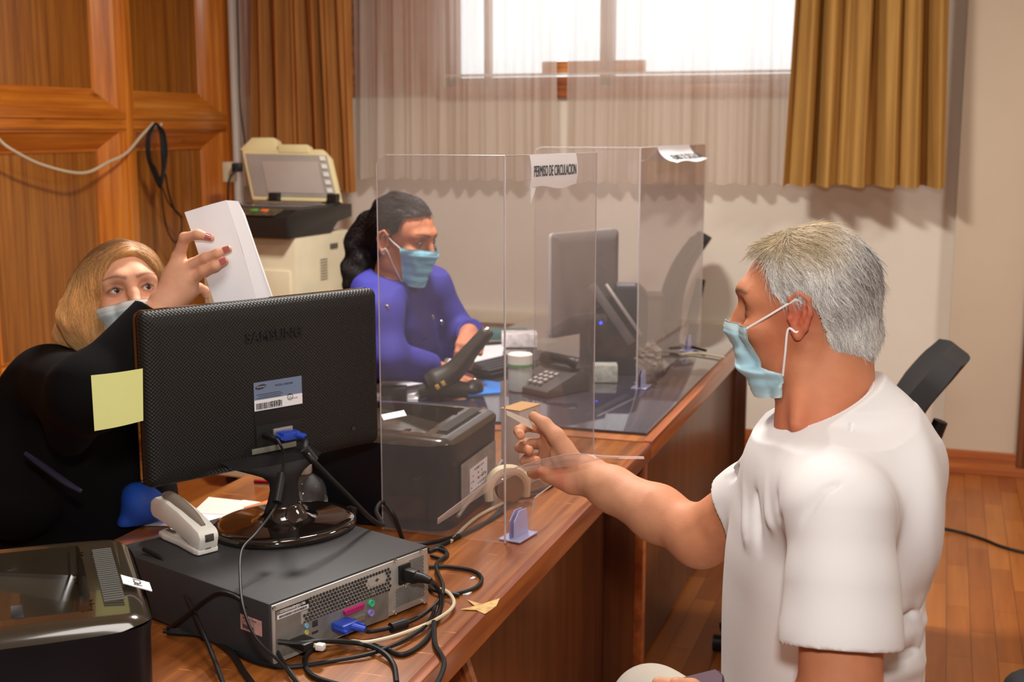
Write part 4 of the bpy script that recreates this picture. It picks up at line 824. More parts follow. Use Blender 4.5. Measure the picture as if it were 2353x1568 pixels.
# ================================================================ chairs
def office_chair(label, loc, rz, tilt=R(14), zt=.98, bw=.44, bh=.46):
    t = thing('office_chair', label, 'chair', loc, rz); FAB = mat('chair_black', (.016, .015, .016), .75, bmp=.3, bscale=700)
    # local +y: direction the sitter faces
    V = []
    for i in range(21):
        v_ = i/20; row = []
        for j in range(17):
            u_ = j/16*2-1; w_ = bw/2*(1-.16*abs(v_-.45)**1.5*2)*(1-.05*(v_ > .9)); zz_ = zt-bh+bh*v_
            yy = -.23-math.sin(tilt)*(v_*bh)+.03*u_*u_+.045*math.sin(v_*math.pi)*1.0-.05*max(0, v_-.75)
            row.append((u_*w_*math.sqrt(max(0, 1-max(0, abs(v_*2-1)-.75)**2*4)), yy, zz_))
        V.append(row)
    G().grid(V, .055).obj('backrest', FAB, t)
    G().tube([(0, -.245-math.sin(tilt)*bh*.6, zt-bh*.40), (0, -.265, zt-bh+.02), (0, -.27, .48), (0, -.05, .42)], [.02, .028, .022, .02], 12, 6).obj('back_bracket', BLK, t)
    g = G(); g.box((0, .02, .475), (.47, .45, .07), .03, seg=4); g.obj('seat', FAB, t)
    G().lathe([(.03, .10), (.03, .25), (.022, .25), (.022, .44)], (0, 0, 0), 18).obj('gas_column', BLK, t)
    for k in range(5):
        a = R(72*k+20); lg = G().tube([(0, 0, .12), (.15*math.cos(a), .15*math.sin(a), .10), (.24*math.cos(a), .24*math.sin(a), .075)], [.03, .022, .016], 10).obj('leg', BLK, t)
        G().lathe([(.025, -.02), (.025, .02)], (.24*math.cos(a), .24*math.sin(a), .027), 16, Matrix.Rotation(R(90), 4, 'X')).obj('castor', BLK, lg)
    return t
office_chair('black office chair with tilted backrest beyond the man in the white shirt', (-.33, 3.60, 0), R(92), R(22), .93)
office_chair('black office chair behind the second monitor near the wall', (-1.34, 5.62, 0), R(95), R(14), 1.06)
run([P(2150, 1213, 4.9), onz(2200, 1222, .006), onz(2260, 1240, .006), onz(2300, 1256, .006), onz(2353, 1270, .006), onz(2440, 1285, .006)], .006, 'black cable lying across the parquet floor')
bg_ = RW2 = P(2500, 1500, 2.55); bag = thing('backpack', 'black bag standing on the floor at the lower right', 'bag', (bg_.x, bg_.y, 0), YAW)
G().box((0, 0, .22), (.30, .22, .44), .08, seg=5).obj('bag_body', mat('bag_black', (.008, .008, .009), .7, bmp=.3), bag); G().box((0, -.12, .15), (.22, .05, .20), .02, seg=3).obj('front_pocket', mat('bag_black', (.008, .008, .009), .7), bag)
G().tube([(-.04, 0, .43), (-.03, 0, .48), (.03, 0, .48), (.04, 0, .43)], .009, 8, 5).obj('handle', BLK, bag)
# ================================================================ people: bodies and clothes as one smooth surface each
ROTW = Matrix.Rotation(YAW, 3, 'Z'); RW = np.array(ROTW)
def Q(px, py, d):                                   # like P(), in axes turned with the view: x right, y away, z up
    X = (px-1176.5)/F*d; U = -(py-784)/F*d
    return np.array((X, d*CP+U*SP, CAMH-d*SP+U*CP))
def s2l(*c): return tuple(((v/255+.055)/1.055)**2.4 if v > 10 else v/255/12.92 for v in c)
class Field:
    def __init__(s, lo, hi, h):
        s.h = h; s.lo = np.array(lo, float); n = [int(math.ceil((hi[i]-lo[i])/h))+1 for i in range(3)]
        s.ax = [np.float32(lo[i])+np.arange(n[i], dtype=np.float32)*np.float32(h) for i in range(3)]; s.f = np.full(n, .08, np.float32)
    def reg(s, lo, hi):
        sl = []
        for i in range(3):
            a = int(max(0, math.floor((lo[i]-s.lo[i])/s.h))); b = int(min(len(s.ax[i]), math.ceil((hi[i]-s.lo[i])/s.h)+1))
            if b-a < 2: return None
            sl.append(slice(a, b))
        return tuple(sl), s.ax[0][sl[0]][:, None, None], s.ax[1][sl[1]][None, :, None], s.ax[2][sl[2]][None, None, :]
    def put(s, sl, d, k, op='+'):
        f = s.f[sl]
        if op == '+':
            h = np.maximum(k-np.abs(f-d), 0)/k if k > 0 else 0; s.f[sl] = np.minimum(f, d)-(h*h*k*.25 if k > 0 else 0)
        else:
            d = -d; h = np.maximum(k-np.abs(f-d), 0)/k if k > 0 else 0; s.f[sl] = np.maximum(f, d)+(h*h*k*.25 if k > 0 else 0)
    def cap(s, a, b, ra, rb, k=.01, op='+'):
        a, b = np.array(a, np.float32), np.array(b, np.float32); r = max(ra, rb)+k+3*s.h
        q = s.reg(np.minimum(a, b)-r, np.maximum(a, b)+r)
        if q is None: return s
        sl, X, Y, Z = q; ab = b-a; L = float(ab@ab)+1e-9
        t = np.clip(((X-a[0])*ab[0]+(Y-a[1])*ab[1]+(Z-a[2])*ab[2])/L, 0, 1)
        d = np.sqrt((X-a[0]-t*ab[0])**2+(Y-a[1]-t*ab[1])**2+(Z-a[2]-t*ab[2])**2)-(ra+(rb-ra)*t); s.put(sl, d, k, op); return s
    def chain(s, pts, rr, k=.01, op='+'):
        for i in range(len(pts)-1): s.cap(pts[i], pts[i+1], rr[i], rr[i+1], k, op)
        return s
    def ell(s, c, r, Rm=None, k=.01, op='+'):
        c = np.array(c, np.float32); r = np.array(r, np.float32); m = float(r.max())+k+3*s.h
        q = s.reg(c-m, c+m)
        if q is None: return s
        sl, X, Y, Z = q; X = X-c[0]; Y = Y-c[1]; Z = Z-c[2]
        if Rm is not None:
            Rm = np.array(Rm, np.float32); X, Y, Z = (Rm[0, i]*X+Rm[1, i]*Y+Rm[2, i]*Z for i in range(3))
        k0 = np.sqrt((X/r[0])**2+(Y/r[1])**2+(Z/r[2])**2); k1 = np.sqrt((X/r[0]**2)**2+(Y/r[1]**2)**2+(Z/r[2]**2)**2)+1e-6
        s.put(sl, (k0*(k0-1)/k1).astype(np.float32), k, op); return s
    def loft(s, st, k=.02, op='+', e=2.0, rot=0):    # stations (z, cx, cy, a, b), ellipse axes turned by rot
        st = sorted(st); z = [q[0] for q in st]; c_, s_ = math.cos(rot), math.sin(rot)
        m = max(max(q[3], q[4]) for q in st)+k+3*s.h
        q = s.reg((min(t[1] for t in st)-m, min(t[2] for t in st)-m, z[0]-3*s.h-k), (max(t[1] for t in st)+m, max(t[2] for t in st)+m, z[-1]+3*s.h+k))
        if q is None: return s
        sl, X, Y, Z = q; zz = Z[0, 0]
        # smooth interpolation
        def ip(i):
            v = np.interp(zz, z, [t[i] for t in st]); n = max(1, int(.02/s.h)); ker = np.ones(2*n+1)/(2*n+1); return np.convolve(np.pad(v, n, 'edge'), ker, 'valid').astype(np.float32)[None, None, :]
        dx, dy = X-ip(1), Y-ip(2); u_, v_ = dx*c_+dy*s_, -dx*s_+dy*c_; A, B = ip(3), ip(4)
        rr = (np.abs(u_/A)**e+np.abs(v_/B)**e)**(1/e); d = (rr-1)*np.minimum(A, B)
        d = np.maximum(d, np.maximum(z[0]-Z, Z-z[-1])); s.put(sl, d.astype(np.float32), k, op); return s
    def plane(s, p, n, k=0, box=None):               # cut away the side the normal points to (inside box only)
        p, n = np.array(p), np.array(n, float); n = n/np.linalg.norm(n)
        q = s.reg(*(box if box is not None else (s.lo-1, s.lo+9)))
        if q is None: return s
        sl, X, Y, Z = q; d = -((X-p[0])*n[0]+(Y-p[1])*n[1]+(Z-p[2])*n[2]).astype(np.float32)
        s.put(sl, d, k, '-'); return s
    def fold(s, a, b, w, h):                         # a soft ridge (h>0) or groove (h<0) along a segment
        a, b = np.array(a, np.float32), np.array(b, np.float32); r = 3*w+2*s.h
        q = s.reg(np.minimum(a, b)-r, np.maximum(a, b)+r)
        if q is None: return s
        sl, X, Y, Z = q; ab = b-a; L = float(ab@ab)+1e-9
        tt = ((X-a[0])*ab[0]+(Y-a[1])*ab[1]+(Z-a[2])*ab[2])/L; t = np.clip(tt, 0, 1)
        d2 = (X-a[0]-t*ab[0])**2+(Y-a[1]-t*ab[1])**2+(Z-a[2]-t*ab[2])**2
        s.f[sl] -= (h*np.exp(-d2/w**2)*(.35+.65*np.sin(np.pi*np.clip(t, .02, .98)))).astype(np.float32); return s
    def wave(s, amp, fr, seed=0):
        rnd = np.random.RandomState(seed); X, Y, Z = s.ax[0][:, None, None], s.ax[1][None, :, None], s.ax[2][None, None, :]
        for _ in range(4):
            kx, ky, kz = rnd.uniform(-1, 1, 3)*fr; p = rnd.uniform(0, 6)
            s.f += (amp*np.sin(kx*X+ky*Y+kz*Z+p+1.5*np.sin(Z*fr*.4+p))).astype(np.float32)
        return s
    def merge(s, o, k): s.put((slice(None),)*3, o.f, k); return s
    def twin(s): o = Field.__new__(Field); o.h, o.lo, o.ax = s.h, s.lo, s.ax; o.f = np.full_like(s.f, .08); return o
    def at(s, p):                                    # field value at points
        g = (np.asarray(p)-s.lo)/s.h; n = s.f.shape; i = np.clip(np.floor(g).astype(int), 0, np.array(n)-2); t = np.clip(g-i, 0, 1); r = 0
        for a in (0, 1):
            for b in (0, 1):
                for c in (0, 1): r = r+s.f[i[..., 0]+a, i[..., 1]+b, i[..., 2]+c]*(t[..., 0] if a else 1-t[..., 0])*(t[..., 1] if b else 1-t[..., 1])*(t[..., 2] if c else 1-t[..., 2])
        return r
    def grad(s, p):
        e = s.h; g = np.stack([s.at(p+np.eye(3)[k]*e)-s.at(p-np.eye(3)[k]*e) for k in range(3)], -1); return g/(np.linalg.norm(g, axis=-1)[..., None]+1e-9)
    def mesh(s):                                     # surface nets
        f = s.f; ins = f < 0; n = f.shape
        c = np.zeros((n[0]-1, n[1]-1, n[2]-1), np.int8)
        for i in (0, 1):
            for j in (0, 1):
                for k in (0, 1): c += ins[i:n[0]-1+i, j:n[1]-1+j, k:n[2]-1+k]
        cells = np.argwhere((c > 0) & (c < 8)); idx = np.full(c.shape, -1, np.int32); idx[tuple(cells.T)] = np.arange(len(cells))
        acc = np.zeros((len(cells), 3)); cnt = np.zeros(len(cells))
        cor = [(i, j, k) for i in (0, 1) for j in (0, 1) for k in (0, 1)]
        val = {q: f[cells[:, 0]+q[0], cells[:, 1]+q[1], cells[:, 2]+q[2]].astype(float) for q in cor}
        for a in cor:
            for ax in range(3):
                if a[ax]: continue
                b = list(a); b[ax] = 1; b = tuple(b); va, vb = val[a], val[b]; m = (va < 0) != (vb < 0)
                t = np.where(m, va/np.where(m, va-vb, 1), 0); p = np.array(a, float)[None, :].repeat(len(cells), 0); p[:, ax] += t
                acc += p*m[:, None]; cnt += m
        V = s.lo+(cells+acc/cnt[:, None])*s.h; Fs = []
        for ax in range(3):
            o = [q for q in range(3) if q != ax]; sl0 = [slice(None)]*3; sl1 = [slice(None)]*3; sl0[ax] = slice(0, -1); sl1[ax] = slice(1, None)
            for q in o: sl0[q] = slice(1, -1); sl1[q] = slice(1, -1)
            A_, B_ = ins[tuple(sl0)], ins[tuple(sl1)]; e = np.argwhere(A_ != B_)
            if not len(e): continue
            flip = A_[tuple(e.T)]; e = e.copy()
            for q in o: e[:, q] += 1
            e1, e2 = np.zeros(3, int), np.zeros(3, int); e1[o[0]] = 1; e2[o[1]] = 1
            if ax == 1: e1, e2 = e2, e1
            q4 = [idx[tuple((e-d_).T)] for d_ in (np.zeros(3, int), e1, e1+e2, e2)]
            q4 = np.stack(q4, 1); q4 = np.where(flip[:, None], q4[:, ::-1], q4); Fs.append(q4)
        Fc = np.concatenate(Fs); Fc = Fc[(Fc >= 0).all(1)][:, ::-1]
        return V, Fc
def np_mesh(name, V, Fc, m, parent=None, col=None, world=True):
    V = np.asarray(V, float)
    if world: V = V@RW.T
    me = bpy.data.meshes.new(name); Fc = np.asarray(Fc, np.int32); k = Fc.shape[1]
    me.vertices.add(len(V)); me.vertices.foreach_set('co', V.astype(np.float32).ravel())
    me.loops.add(len(Fc)*k); me.loops.foreach_set('vertex_index', Fc.ravel()); me.polygons.add(len(Fc))
    me.polygons.foreach_set('loop_start', np.arange(0, len(Fc)*k, k, dtype=np.int32)); me.polygons.foreach_set('use_smooth', np.ones(len(Fc), bool))
    me.update(calc_edges=True)
    if col is not None:
        a = me.color_attributes.new('col', 'FLOAT_COLOR', 'POINT'); c = np.ones((len(V), 4), np.float32); c[:, :3] = col; a.data.foreach_set('color', c.ravel())
    o = link_mesh(name, me, m, parent)
    if parent is not None:
        M = Matrix.Translation(parent.location) @ parent.rotation_euler.to_matrix().to_4x4(); me.transform(M.inverted())
    return o
def drop_hidden(V, Fc, minz): return V, Fc
def nz(v): v = np.array(v, float); return v/np.linalg.norm(v)
class Head:
    def __init__(s, o, f, pitch=0, roll=0, sc=1.0):
        s.o = np.array(o, float); s.sc = sc; f = nz((f[0], f[1], 0)); l = np.array((-f[1], f[0], 0)); u_ = np.array((0, 0, 1.))
        f2 = f*math.cos(pitch)+u_*math.sin(pitch); u2 = u_*math.cos(pitch)-f*math.sin(pitch)
        l2 = l*math.cos(roll)+u2*math.sin(roll); u3 = u2*math.cos(roll)-l*math.sin(roll); s.f, s.l, s.u = f2, l2, u3; s.R = np.stack([f2, l2, u3], 1)
    def __call__(s, x, y, z): return s.o+s.R@(np.array((x, y, z))*s.sc)
    def loc(s, V): return ((V-s.o)@s.R)/s.sc
    def build(s, F_, fem=False, ears=(1, -1), open_=.0050, bk=.100, earx=0, earz=0, chx=0):
        q = s.sc; H_ = s
        F_.ell(H_(.088-bk, 0, .046), np.array((bk, .0765, .086))*q, H_.R, .02); F_.ell(H_(.03, 0, .03), np.array((.066, .064, .075))*q, H_.R, .02)
        F_.ell(H_(.036, 0, -.03), np.array((.056, .056, .074))*q, H_.R, .02)
        for y in (1, -1):
            F_.chain([H_(-.008, y*.060, -.030), H_(-.002, y*.056, -.062), H_(.068+chx, y*.014, -.098)], [.018*q, .016*q, .016*q], .02)
            F_.ell(H_(.068, y*.042, -.012), np.array((.022, .022, .018))*q, H_.R, .018)
        F_.ell(H_(.074+chx, 0, -.094), np.array((.020, .026, .017))*q, H_.R, .015)
        F_.chain([H_(.077, .042, .036), H_(.088, .018, .040), H_(.088, -.018, .040), H_(.077, -.042, .036)], [.010*q]*4 if fem else [.013*q]*4, .02)
        for y in (1, -1): F_.ell(H_(.102, y*.031, .017), np.array((.018, .019, .014))*q, H_.R, .016, '-')
        F_.chain([H_(.090, 0, .028), H_(.100, 0, .006), H_(.112, 0, -.016)], np.array([.0085, .0085, .0115])*q, .012)
        for y in (1, -1): F_.ell(H_(.102, y*.013, -.021), np.array((.011, .008, .008))*q, H_.R, .006)
        F_.ell(H_(.092, 0, -.055), np.array((.014, .026, .020))*q, H_.R, .012)
        for y in (1, -1):                            # lids round the eyeball
            F_.ell(H_(.0765, y*.0315, .0165), np.array((.0155, .0175, .0150))*q, H_.R, .004)
            F_.ell(H_(.0925, y*.0325, .0165), np.array((.0075, .0130, open_))*q, H_.R, .002, '-')
        for y in ears:
            E_ = lambda x, yy, z: H_(x-.004+earx, y*yy, z*1.04+earz)
            F_.ell(E_(-.005, .079, .004), np.array((.017, .005, .029))*q, H_.R, .004)
            F_.ell(E_(-.002, .085, .004), np.array((.010, .006, .019))*q, H_.R, .003, '-')
            F_.chain([E_(.008, .080, .010), E_(.010, .083, .026), E_(-.004, .087, .036), E_(-.018, .088, .027), E_(-.021, .088, .008), E_(-.014, .085, -.014), E_(-.004, .081, -.026), E_(.004, .078, -.020)], np.array([.0035, .0035, .0038, .0040, .0040, .0045, .0062, .004])*q, .003)
            F_.chain([E_(-.010, .083, .022), E_(-.012, .083, .004), E_(-.006, .082, -.008)], np.array([.003, .003, .003])*q, .003)
            F_.ell(E_(.009, .079, -.002), np.array((.004, .004, .006))*q, H_.R, .003)
        return F_
    def eyes(s, parent, iris=(.10, .05, .02), look=(1, 0, 0)):
        for y in (1, -1):
            t = bmesh.new(); bmesh.ops.create_uvsphere(t, u_segments=32, v_segments=24, radius=.0128*s.sc)
            V = np.array([v.co[:] for v in t.verts]); Fq = [[v.index for v in f.verts] for f in t.faces]; t.free()
            lk = nz(look); dt = (V/.0128/s.sc)@lk; col = np.where(dt[:, None] > .985, (.005, .005, .005), np.where(dt[:, None] > .89, iris, (.62, .56, .52)))
            Vw = s.o+s.R@np.array((.0765, y*.0315, .0165))*s.sc+V@s.R.T
            Fq = [f if len(f) == 4 else f+[f[-1]] for f in Fq]; tri = [f[:3] for f in Fq if f[2] == f[3]]; quad = [f for f in Fq if f[2] != f[3]]
            me = bpy.data.meshes.new('eye'); me.from_pydata([tuple(p) for p in (Vw@RW.T)], [], tri+quad); 
            for p in me.polygons: p.use_smooth = True
            a = me.color_attributes.new('col', 'FLOAT_COLOR', 'POINT'); c = np.ones((len(V), 4), np.float32); c[:, :3] = col; a.data.foreach_set('color', c.ravel())
            o = link_mesh('eye', me, EYEM, parent); me.transform((Matrix.Translation(parent.location) @ parent.rotation_euler.to_matrix().to_4x4()).inverted())
EYEM = vcol_mat('eye_white', .12, var=.02); SKINM = vcol_mat('skin', .6, sss=.12, bmp=.3, bscale=260, spec=.28, var=.10, vscale=55); HAIRM = vcol_mat('hair', .55, spec=.35, var=.15, vscale=30)
MASKM = None
def skull_d(Hh, V, infl=0.0):                        # rough signed distance to the skull, in the head's own axes
    q = Hh.loc(V); out = None
    for c, r in (((-.012, 0, .046), (.100, .0765, .086)), ((.03, 0, .03), (.066, .064, .075))):
        r = np.array(r)+infl; p = (q-np.array(c)); k0 = np.linalg.norm(p/r, axis=1); k1 = np.linalg.norm(p/r**2, axis=1)+1e-6; d = k0*(k0-1)/k1
        out = d if out is None else np.minimum(out, d)
    return out
def strands(roots, dirfn, fld, length, nseg, rad, colfn, seed=0, liftfn=None, jitter=.25):
    """thin three-sided hairs walking over a surface; returns vertices, quads, colours"""
    normfn = fld.grad; rnd = np.random.RandomState(seed); n = len(roots); p = roots.copy(); off = np.zeros(n); L = length if isinstance(length, np.ndarray) else np.full(n, length)
    pts = [p.copy()]; jd = rnd.normal(0, jitter, (n, 3)); lift = rnd.rand(n)
    for k in range(nseg):
        nn = normfn(p); d = dirfn(p)+jd; d = d-(d*nn).sum(1)[:, None]*nn; d /= np.linalg.norm(d, axis=1)[:, None]+1e-9
        up = (liftfn(k/nseg, lift, p) if liftfn else .15*lift)[:, None]
        p = p+d*(L/nseg)[:, None]; off = off+up[:, 0]*(L/nseg); nn = normfn(p); p = p-nn*np.clip(fld.at(p)-off-.0004, -.004, .004)[:, None]; pts.append(p.copy())
    pts = np.array(pts); V = []; m = nseg+1; nn0 = normfn(roots); dd = dirfn(roots); sd = np.cross(dd, nn0); sd /= np.linalg.norm(sd, axis=1)[:, None]+1e-9
    for k in range(m):
        r = rad*(1-.75*(k/nseg)**2)
        for a in (0, 2.1, 4.2): V.append(pts[k]+(sd*math.cos(a)+nn0*math.sin(a))*r)
    V = np.array(V).reshape(m, 3, n, 3).transpose(2, 0, 1, 3).reshape(-1, 3); Fq = []
    base = (np.arange(n)*m*3)[:, None]
    for k in range(m-1):
        for a in range(3):
            b = (a+1) % 3; Fq.append(base+np.array([[k*3+a, k*3+b, (k+1)*3+b, (k+1)*3+a]]))
    Fq = np.concatenate(Fq); col = np.repeat(colfn(roots, rnd.rand(n)), m*3, axis=0); return V, Fq, col
def join(*ms):
    V, Fq, C_ = [], [], []; o = 0
    for v_, f_, c_ in ms: V.append(v_); Fq.append(np.asarray(f_)+o); C_.append(c_); o += len(v_)
    return np.concatenate(V), np.concatenate(Fq), np.concatenate(C_)
def sample_surface(V, Fq, n, seed=0, keep=None):
    rnd = np.random.RandomState(seed); A_ = V[Fq[:, 0]]; ar = np.linalg.norm(np.cross(V[Fq[:, 1]]-A_, V[Fq[:, 3]]-A_), axis=1)
    if keep is not None: ar = ar*keep(V[Fq].mean(1))
    i = rnd.choice(len(Fq), n, p=ar/ar.sum()); a, b = rnd.rand(n, 1), rnd.rand(n, 1)
    return V[Fq[i, 0]]+(V[Fq[i, 1]]-V[Fq[i, 0]])*a+(V[Fq[i, 3]]-V[Fq[i, 0]])*b
def fld_norm(V, Fq):                                 # area-weighted vertex normals
    n = np.zeros_like(V); fn = np.cross(V[Fq[:, 2]]-V[Fq[:, 0]], V[Fq[:, 3]]-V[Fq[:, 1]])
    for i in range(4): np.add.at(n, Fq[:, i], fn)
    return n/(np.linalg.norm(n, axis=1)[:, None]+1e-12)
def brow_paint(Hh, lc, col, c, w=.0042, k=.8):
    for y in (1, -1):
        t = np.clip((lc[:, 1]*y-.014)/.036, 0, 1); zc = .0385+.006*np.sin(t*2.4); d = np.hypot(lc[:, 2]-zc, np.clip(.012-lc[:, 1]*y, 0, 1)+np.clip(lc[:, 1]*y-.052, 0, 1))
        col = col*(1-(k*np.exp(-(d/(w*(1.1-.5*t)))**2)*(np.linalg.norm(lc, axis=1) < .125)*(lc[:, 0] > .03))[:, None])+np.array(c)*(k*np.exp(-(d/(w*(1.1-.5*t)))**2)*(np.linalg.norm(lc, axis=1) < .125)*(lc[:, 0] > .03))[:, None]
    return col
def lid_paint(lc, col, c, o_=.0055, k=.85):
    for y in (1, -1):
        d = np.abs(np.hypot((lc[:, 1]-y*.0325)/.0135, (lc[:, 2]-.0165)/o_)-1.0)*.006; w_ = k*np.exp(-(d/.0016)**2)*(lc[:, 0] > .062)*(np.linalg.norm(lc, axis=1) < .115)*(.45+.55*(lc[:, 2] > .0165)); col = col*(1-w_[:, None])+np.array(c)*w_[:, None]
    return col
def brows(Hh, parent, col, fem=False, n=160, sides=(1, -1)):
    out = []; rnd = np.random.RandomState(4)
    for y in sides:
        V = []; Fq = []; o = 0
        for i in range(n):
            t = rnd.rand(); yy = .014+.034*t; zz = .0375+.006*math.sin(t*2.4)+rnd.uniform(-1, 1)*(.0016 if fem else .0028)*(1-.6*t)
            xx = .0985-.35*t*t*.055-.004*t; a = Hh(xx, y*yy, zz); b = Hh(xx-.0015, y*(yy+.006), zz+.003*(1-t)-.001)
            w = Hh.u*(.0006 if fem else .00045); V += [a-w, a+w, b+w*.4, b-w*.4]; Fq.append([o, o+1, o+2, o+3]); o += 4
        out.append(np_mesh('eyebrow', np.array(V), Fq, HAIRM, parent, np.tile(col, (len(V), 1))))
    return out
def mask(Hh, parent, colr, fld, hw=None, drop=.118, top=.004, loops=True, sides=(1, -1), seed=1, side_drop=.0, gap=.0045, low_row=None, amax=1.12, earx=0, earz=0):
    """pleated surgical mask stretched over nose, cheeks and chin, with ear loops"""
    nu, nv = 64, 48; rows = []; C_ = []
    Z_ = top-(drop+top)*np.linspace(0, 1, nv+1); U_ = np.linspace(-1, 1, nu+1); Rr = np.zeros((nv+1, nu+1)); A_ = np.zeros((nv+1, nu+1)); ZZ = np.zeros((nv+1, nu+1))
    for j in range(nv+1):
        v_ = j/nv; A_[j] = U_*amax*(hw(v_) if hw else 1.0)
        ZZ[j] = Z_[j]-side_drop*(1-np.cos(A_[j]))*(1-v_)+.020*(1-np.cos(A_[j]))*v_**2
    D_ = np.stack([np.cos(A_), np.sin(A_), 0*A_], -1); ok = np.zeros_like(Rr); ts = np.linspace(.03, .15, 61)
    for t in ts:                                     # outermost point of the face on every ray
        q_ = D_*t; q_[..., 2] = ZZ; q_[..., 0] += .0; w = Hh.o+(q_*Hh.sc)@Hh.R.T; Rr = np.where(fld.at(w) < gap*Hh.sc*.6, t, Rr)
    Rr = np.maximum(Rr, .055)
    Rm = Rr.copy()
    for _ in range(3):                               # cloth bridges the hollows
        P_ = np.pad(Rm, 2, 'edge'); mx_ = Rm
        for dj in range(-2, 3):
            for di in range(-2, 3): mx_ = np.maximum(mx_, P_[2+dj:2+dj+nv+1, 2+di:2+di+nu+1]-.0011*(abs(di)+.8*abs(dj)))
        Rm = mx_
    for _ in range(3):
        P_ = np.pad(Rm, 1, 'edge'); Rm = (P_[:-2, 1:-1]+P_[2:, 1:-1]+P_[1:-1, :-2]+P_[1:-1, 2:]+2*Rm)/6
    Rm = np.maximum(Rm, Rr)+gap*.5
    for j in range(nv+1):
        v_ = j/nv; row = []
        for i in range(nu+1):
            u_ = U_[i]; pl = .0020*math.sin((v_*4.6-.5)*2*math.pi+.5*math.sin(u_*2+seed))*(1-.4*abs(u_))*(1 if .14 < v_ < .88 else .15)
            wr = .0013*math.sin(9*u_+14*v_+3*math.sin(5*v_+seed)); r = Rm[j, i]+pl+wr
            row.append(Hh(r*math.cos(A_[j, i]), r*math.sin(A_[j, i]), ZZ[j, i]))
            edge = v_ < .09 or v_ > .93 or abs(u_) > .93
            C_.append(colr if not edge else (min(1, colr[0]*1.3), min(1, colr[1]*1.1), min(1, colr[2]*1.02)))
        rows.append(row)
    V = np.array(rows).reshape(-1, 3); W_ = nu+1
    Fq = [[j*W_+i, (j+1)*W_+i, (j+1)*W_+i+1, j*W_+i+1] for j in range(nv) for i in range(nu)]
    inner = V-(V-np.array([Hh(.02, 0, z_) for z_ in [0]])[0])*.008
    n0 = len(V); F2 = [[a+n0 for a in f[::-1]] for f in Fq]; rim = []
    bd = [i for i in range(W_)]+[j*W_+nu for j in range(1, nv+1)]+[nv*W_+i for i in range(nu-1, -1, -1)]+[j*W_ for j in range(nv-1, 0, -1)]
    for a, b in zip(bd, bd[1:]+bd[:1]): rim.append([b, a, a+n0, b+n0])
    mk = np_mesh('face_mask', np.concatenate([V, inner]), Fq+F2+rim, MASKM, parent, np.concatenate([np.array(C_), np.array(C_)]))
    if loops:
        for sgn in sides:
            col_i = nu if sgn > 0 else 0
            for v_, ez in ((1, .030), (low_row or nv-2, -.020)):
                p0 = Vector(V[v_*W_+col_i]); 
                pe = [Vector(Hh(.006+earx, sgn*.0835, ez*.75+earz)), Vector(Hh(-.006+earx, sgn*.085, ez*.95+earz)), Vector(Hh(-.018+earx, sgn*.082, ez*.6+earz))]
                g = G().tube([RWm @ p for p in [p0, p0.lerp(pe[0], .5)+Vector(Hh.l*sgn*.002)]+pe], .0016, 6, 5); kid2(g, 'ear_loop', LOOPM, mk)
    return mk
RWm = ROTW
def kid2(g, name, m, parent):
    o = g.obj(name, m, parent); r = parent.parent or parent; M = Matrix.Translation(r.location) @ r.rotation_euler.to_matrix().to_4x4(); o.data.transform(M.inverted()); return o
MASKM = vcol_mat('mask_fabric', .7, bmp=.15, bscale=500, var=.03); LOOPM = mat('mask_loop', (.80, .80, .80), .6)
def person(name, label, loc): return thing('person', label, 'person', loc)
def nails(parent, spec, m):
    for tip, back, up_, w in spec:
        t, b_, u_ = (np.array(q) for q in (tip, back, up_)); d = nz(t-b_); u_ = nz(u_-d*(u_@d)); s_ = np.cross(d, u_)
        bm_ = bmesh.new(); rows = []
        for i in range(5):
            v_ = i/4; row = []
            for j in range(5):
                a = (j/4*2-1); p = t+d*(.003-.012*v_)+s_*a*w*(1-.25*(1-v_)**3)+u_*(.0012-w*.35*a*a)+u_*w*.0; row.append(RW@p)
            rows.append(row)
        g = G().grid(rows, .0006); o = g.obj('fingernail', m, parent); M = Matrix.Translation(parent.location); o.data.transform(M.inverted())
# ================================================================ the man in the white t-shirt
TEE = mat('white_jersey', (.72, .70, .70), .95, spec=.15, var=.015, bmp=.12, bscale=600)
H0 = Q(1857, 735, 1.755); man = person('person', 'grey haired man in white t-shirt and blue mask, seated, reaching toward the clear screen', tuple(RW@np.array((.43, 1.70, .46))))
MHd = Head(H0, (-math.cos(R(20)), math.sin(R(20))), pitch=R(0), sc=.925)
hq = 1.0
shN, shF = Q(1935, 1175, 1.535), Q(1850, 1080, 1.86)
elN, haN = Q(1930, 1660, 1.50), Q(1600, 1640, 1.60)
elF, wrF = Q(1607, 1232, 1.99), Q(1345, 1092, 2.165)
NK0 = MHd(-.020, 0, -.055); NK1 = Q(1887, 985, 1.735)
B = Field((-.05, 1.31, .44), (.66, 2.36, 1.44), .0026)
torso = [(z, *c) for z, c in [(1.10, (.432, 1.70, .07, .14)), (1.04, (.435, 1.70, .095, .17)), (.95, (.43, 1.70, .108, .175)), (.80, (.43, 1.70, .112, .17)), (.65, (.43, 1.70, .112, .17)), (.47, (.43, 1.70, .11, .16))]]
B.loft(torso, .03)
B.chain([NK0, NK1], [.058, .064], .03); B.chain([NK1-np.array((0, 0, .03)), shN], [.04, .042], .03); B.chain([NK1-np.array((0, 0, .03)), shF], [.04, .048], .04)
B.cap(MHd(-.045, 0, -.01), Q(1922, 940, 1.74), .042, .050, .03)
MHd.build(B, bk=.086, earx=.012, earz=.014, chx=-.014, open_=.0056)
B.cap(MHd(-.004, .045, -.06), Q(1830, 975, 1.68), .007, .007, .025)
B.chain([shN, elN], [.048, .050], .02); B.chain([elN, haN], [.045, .032], .02)
B.chain([shF, (shF+elF)/2, elF], [.056, .049, .043], .02)
B.ell(elF+np.array((.004, 0, -.006)), (.044, .044, .042), None, .02)
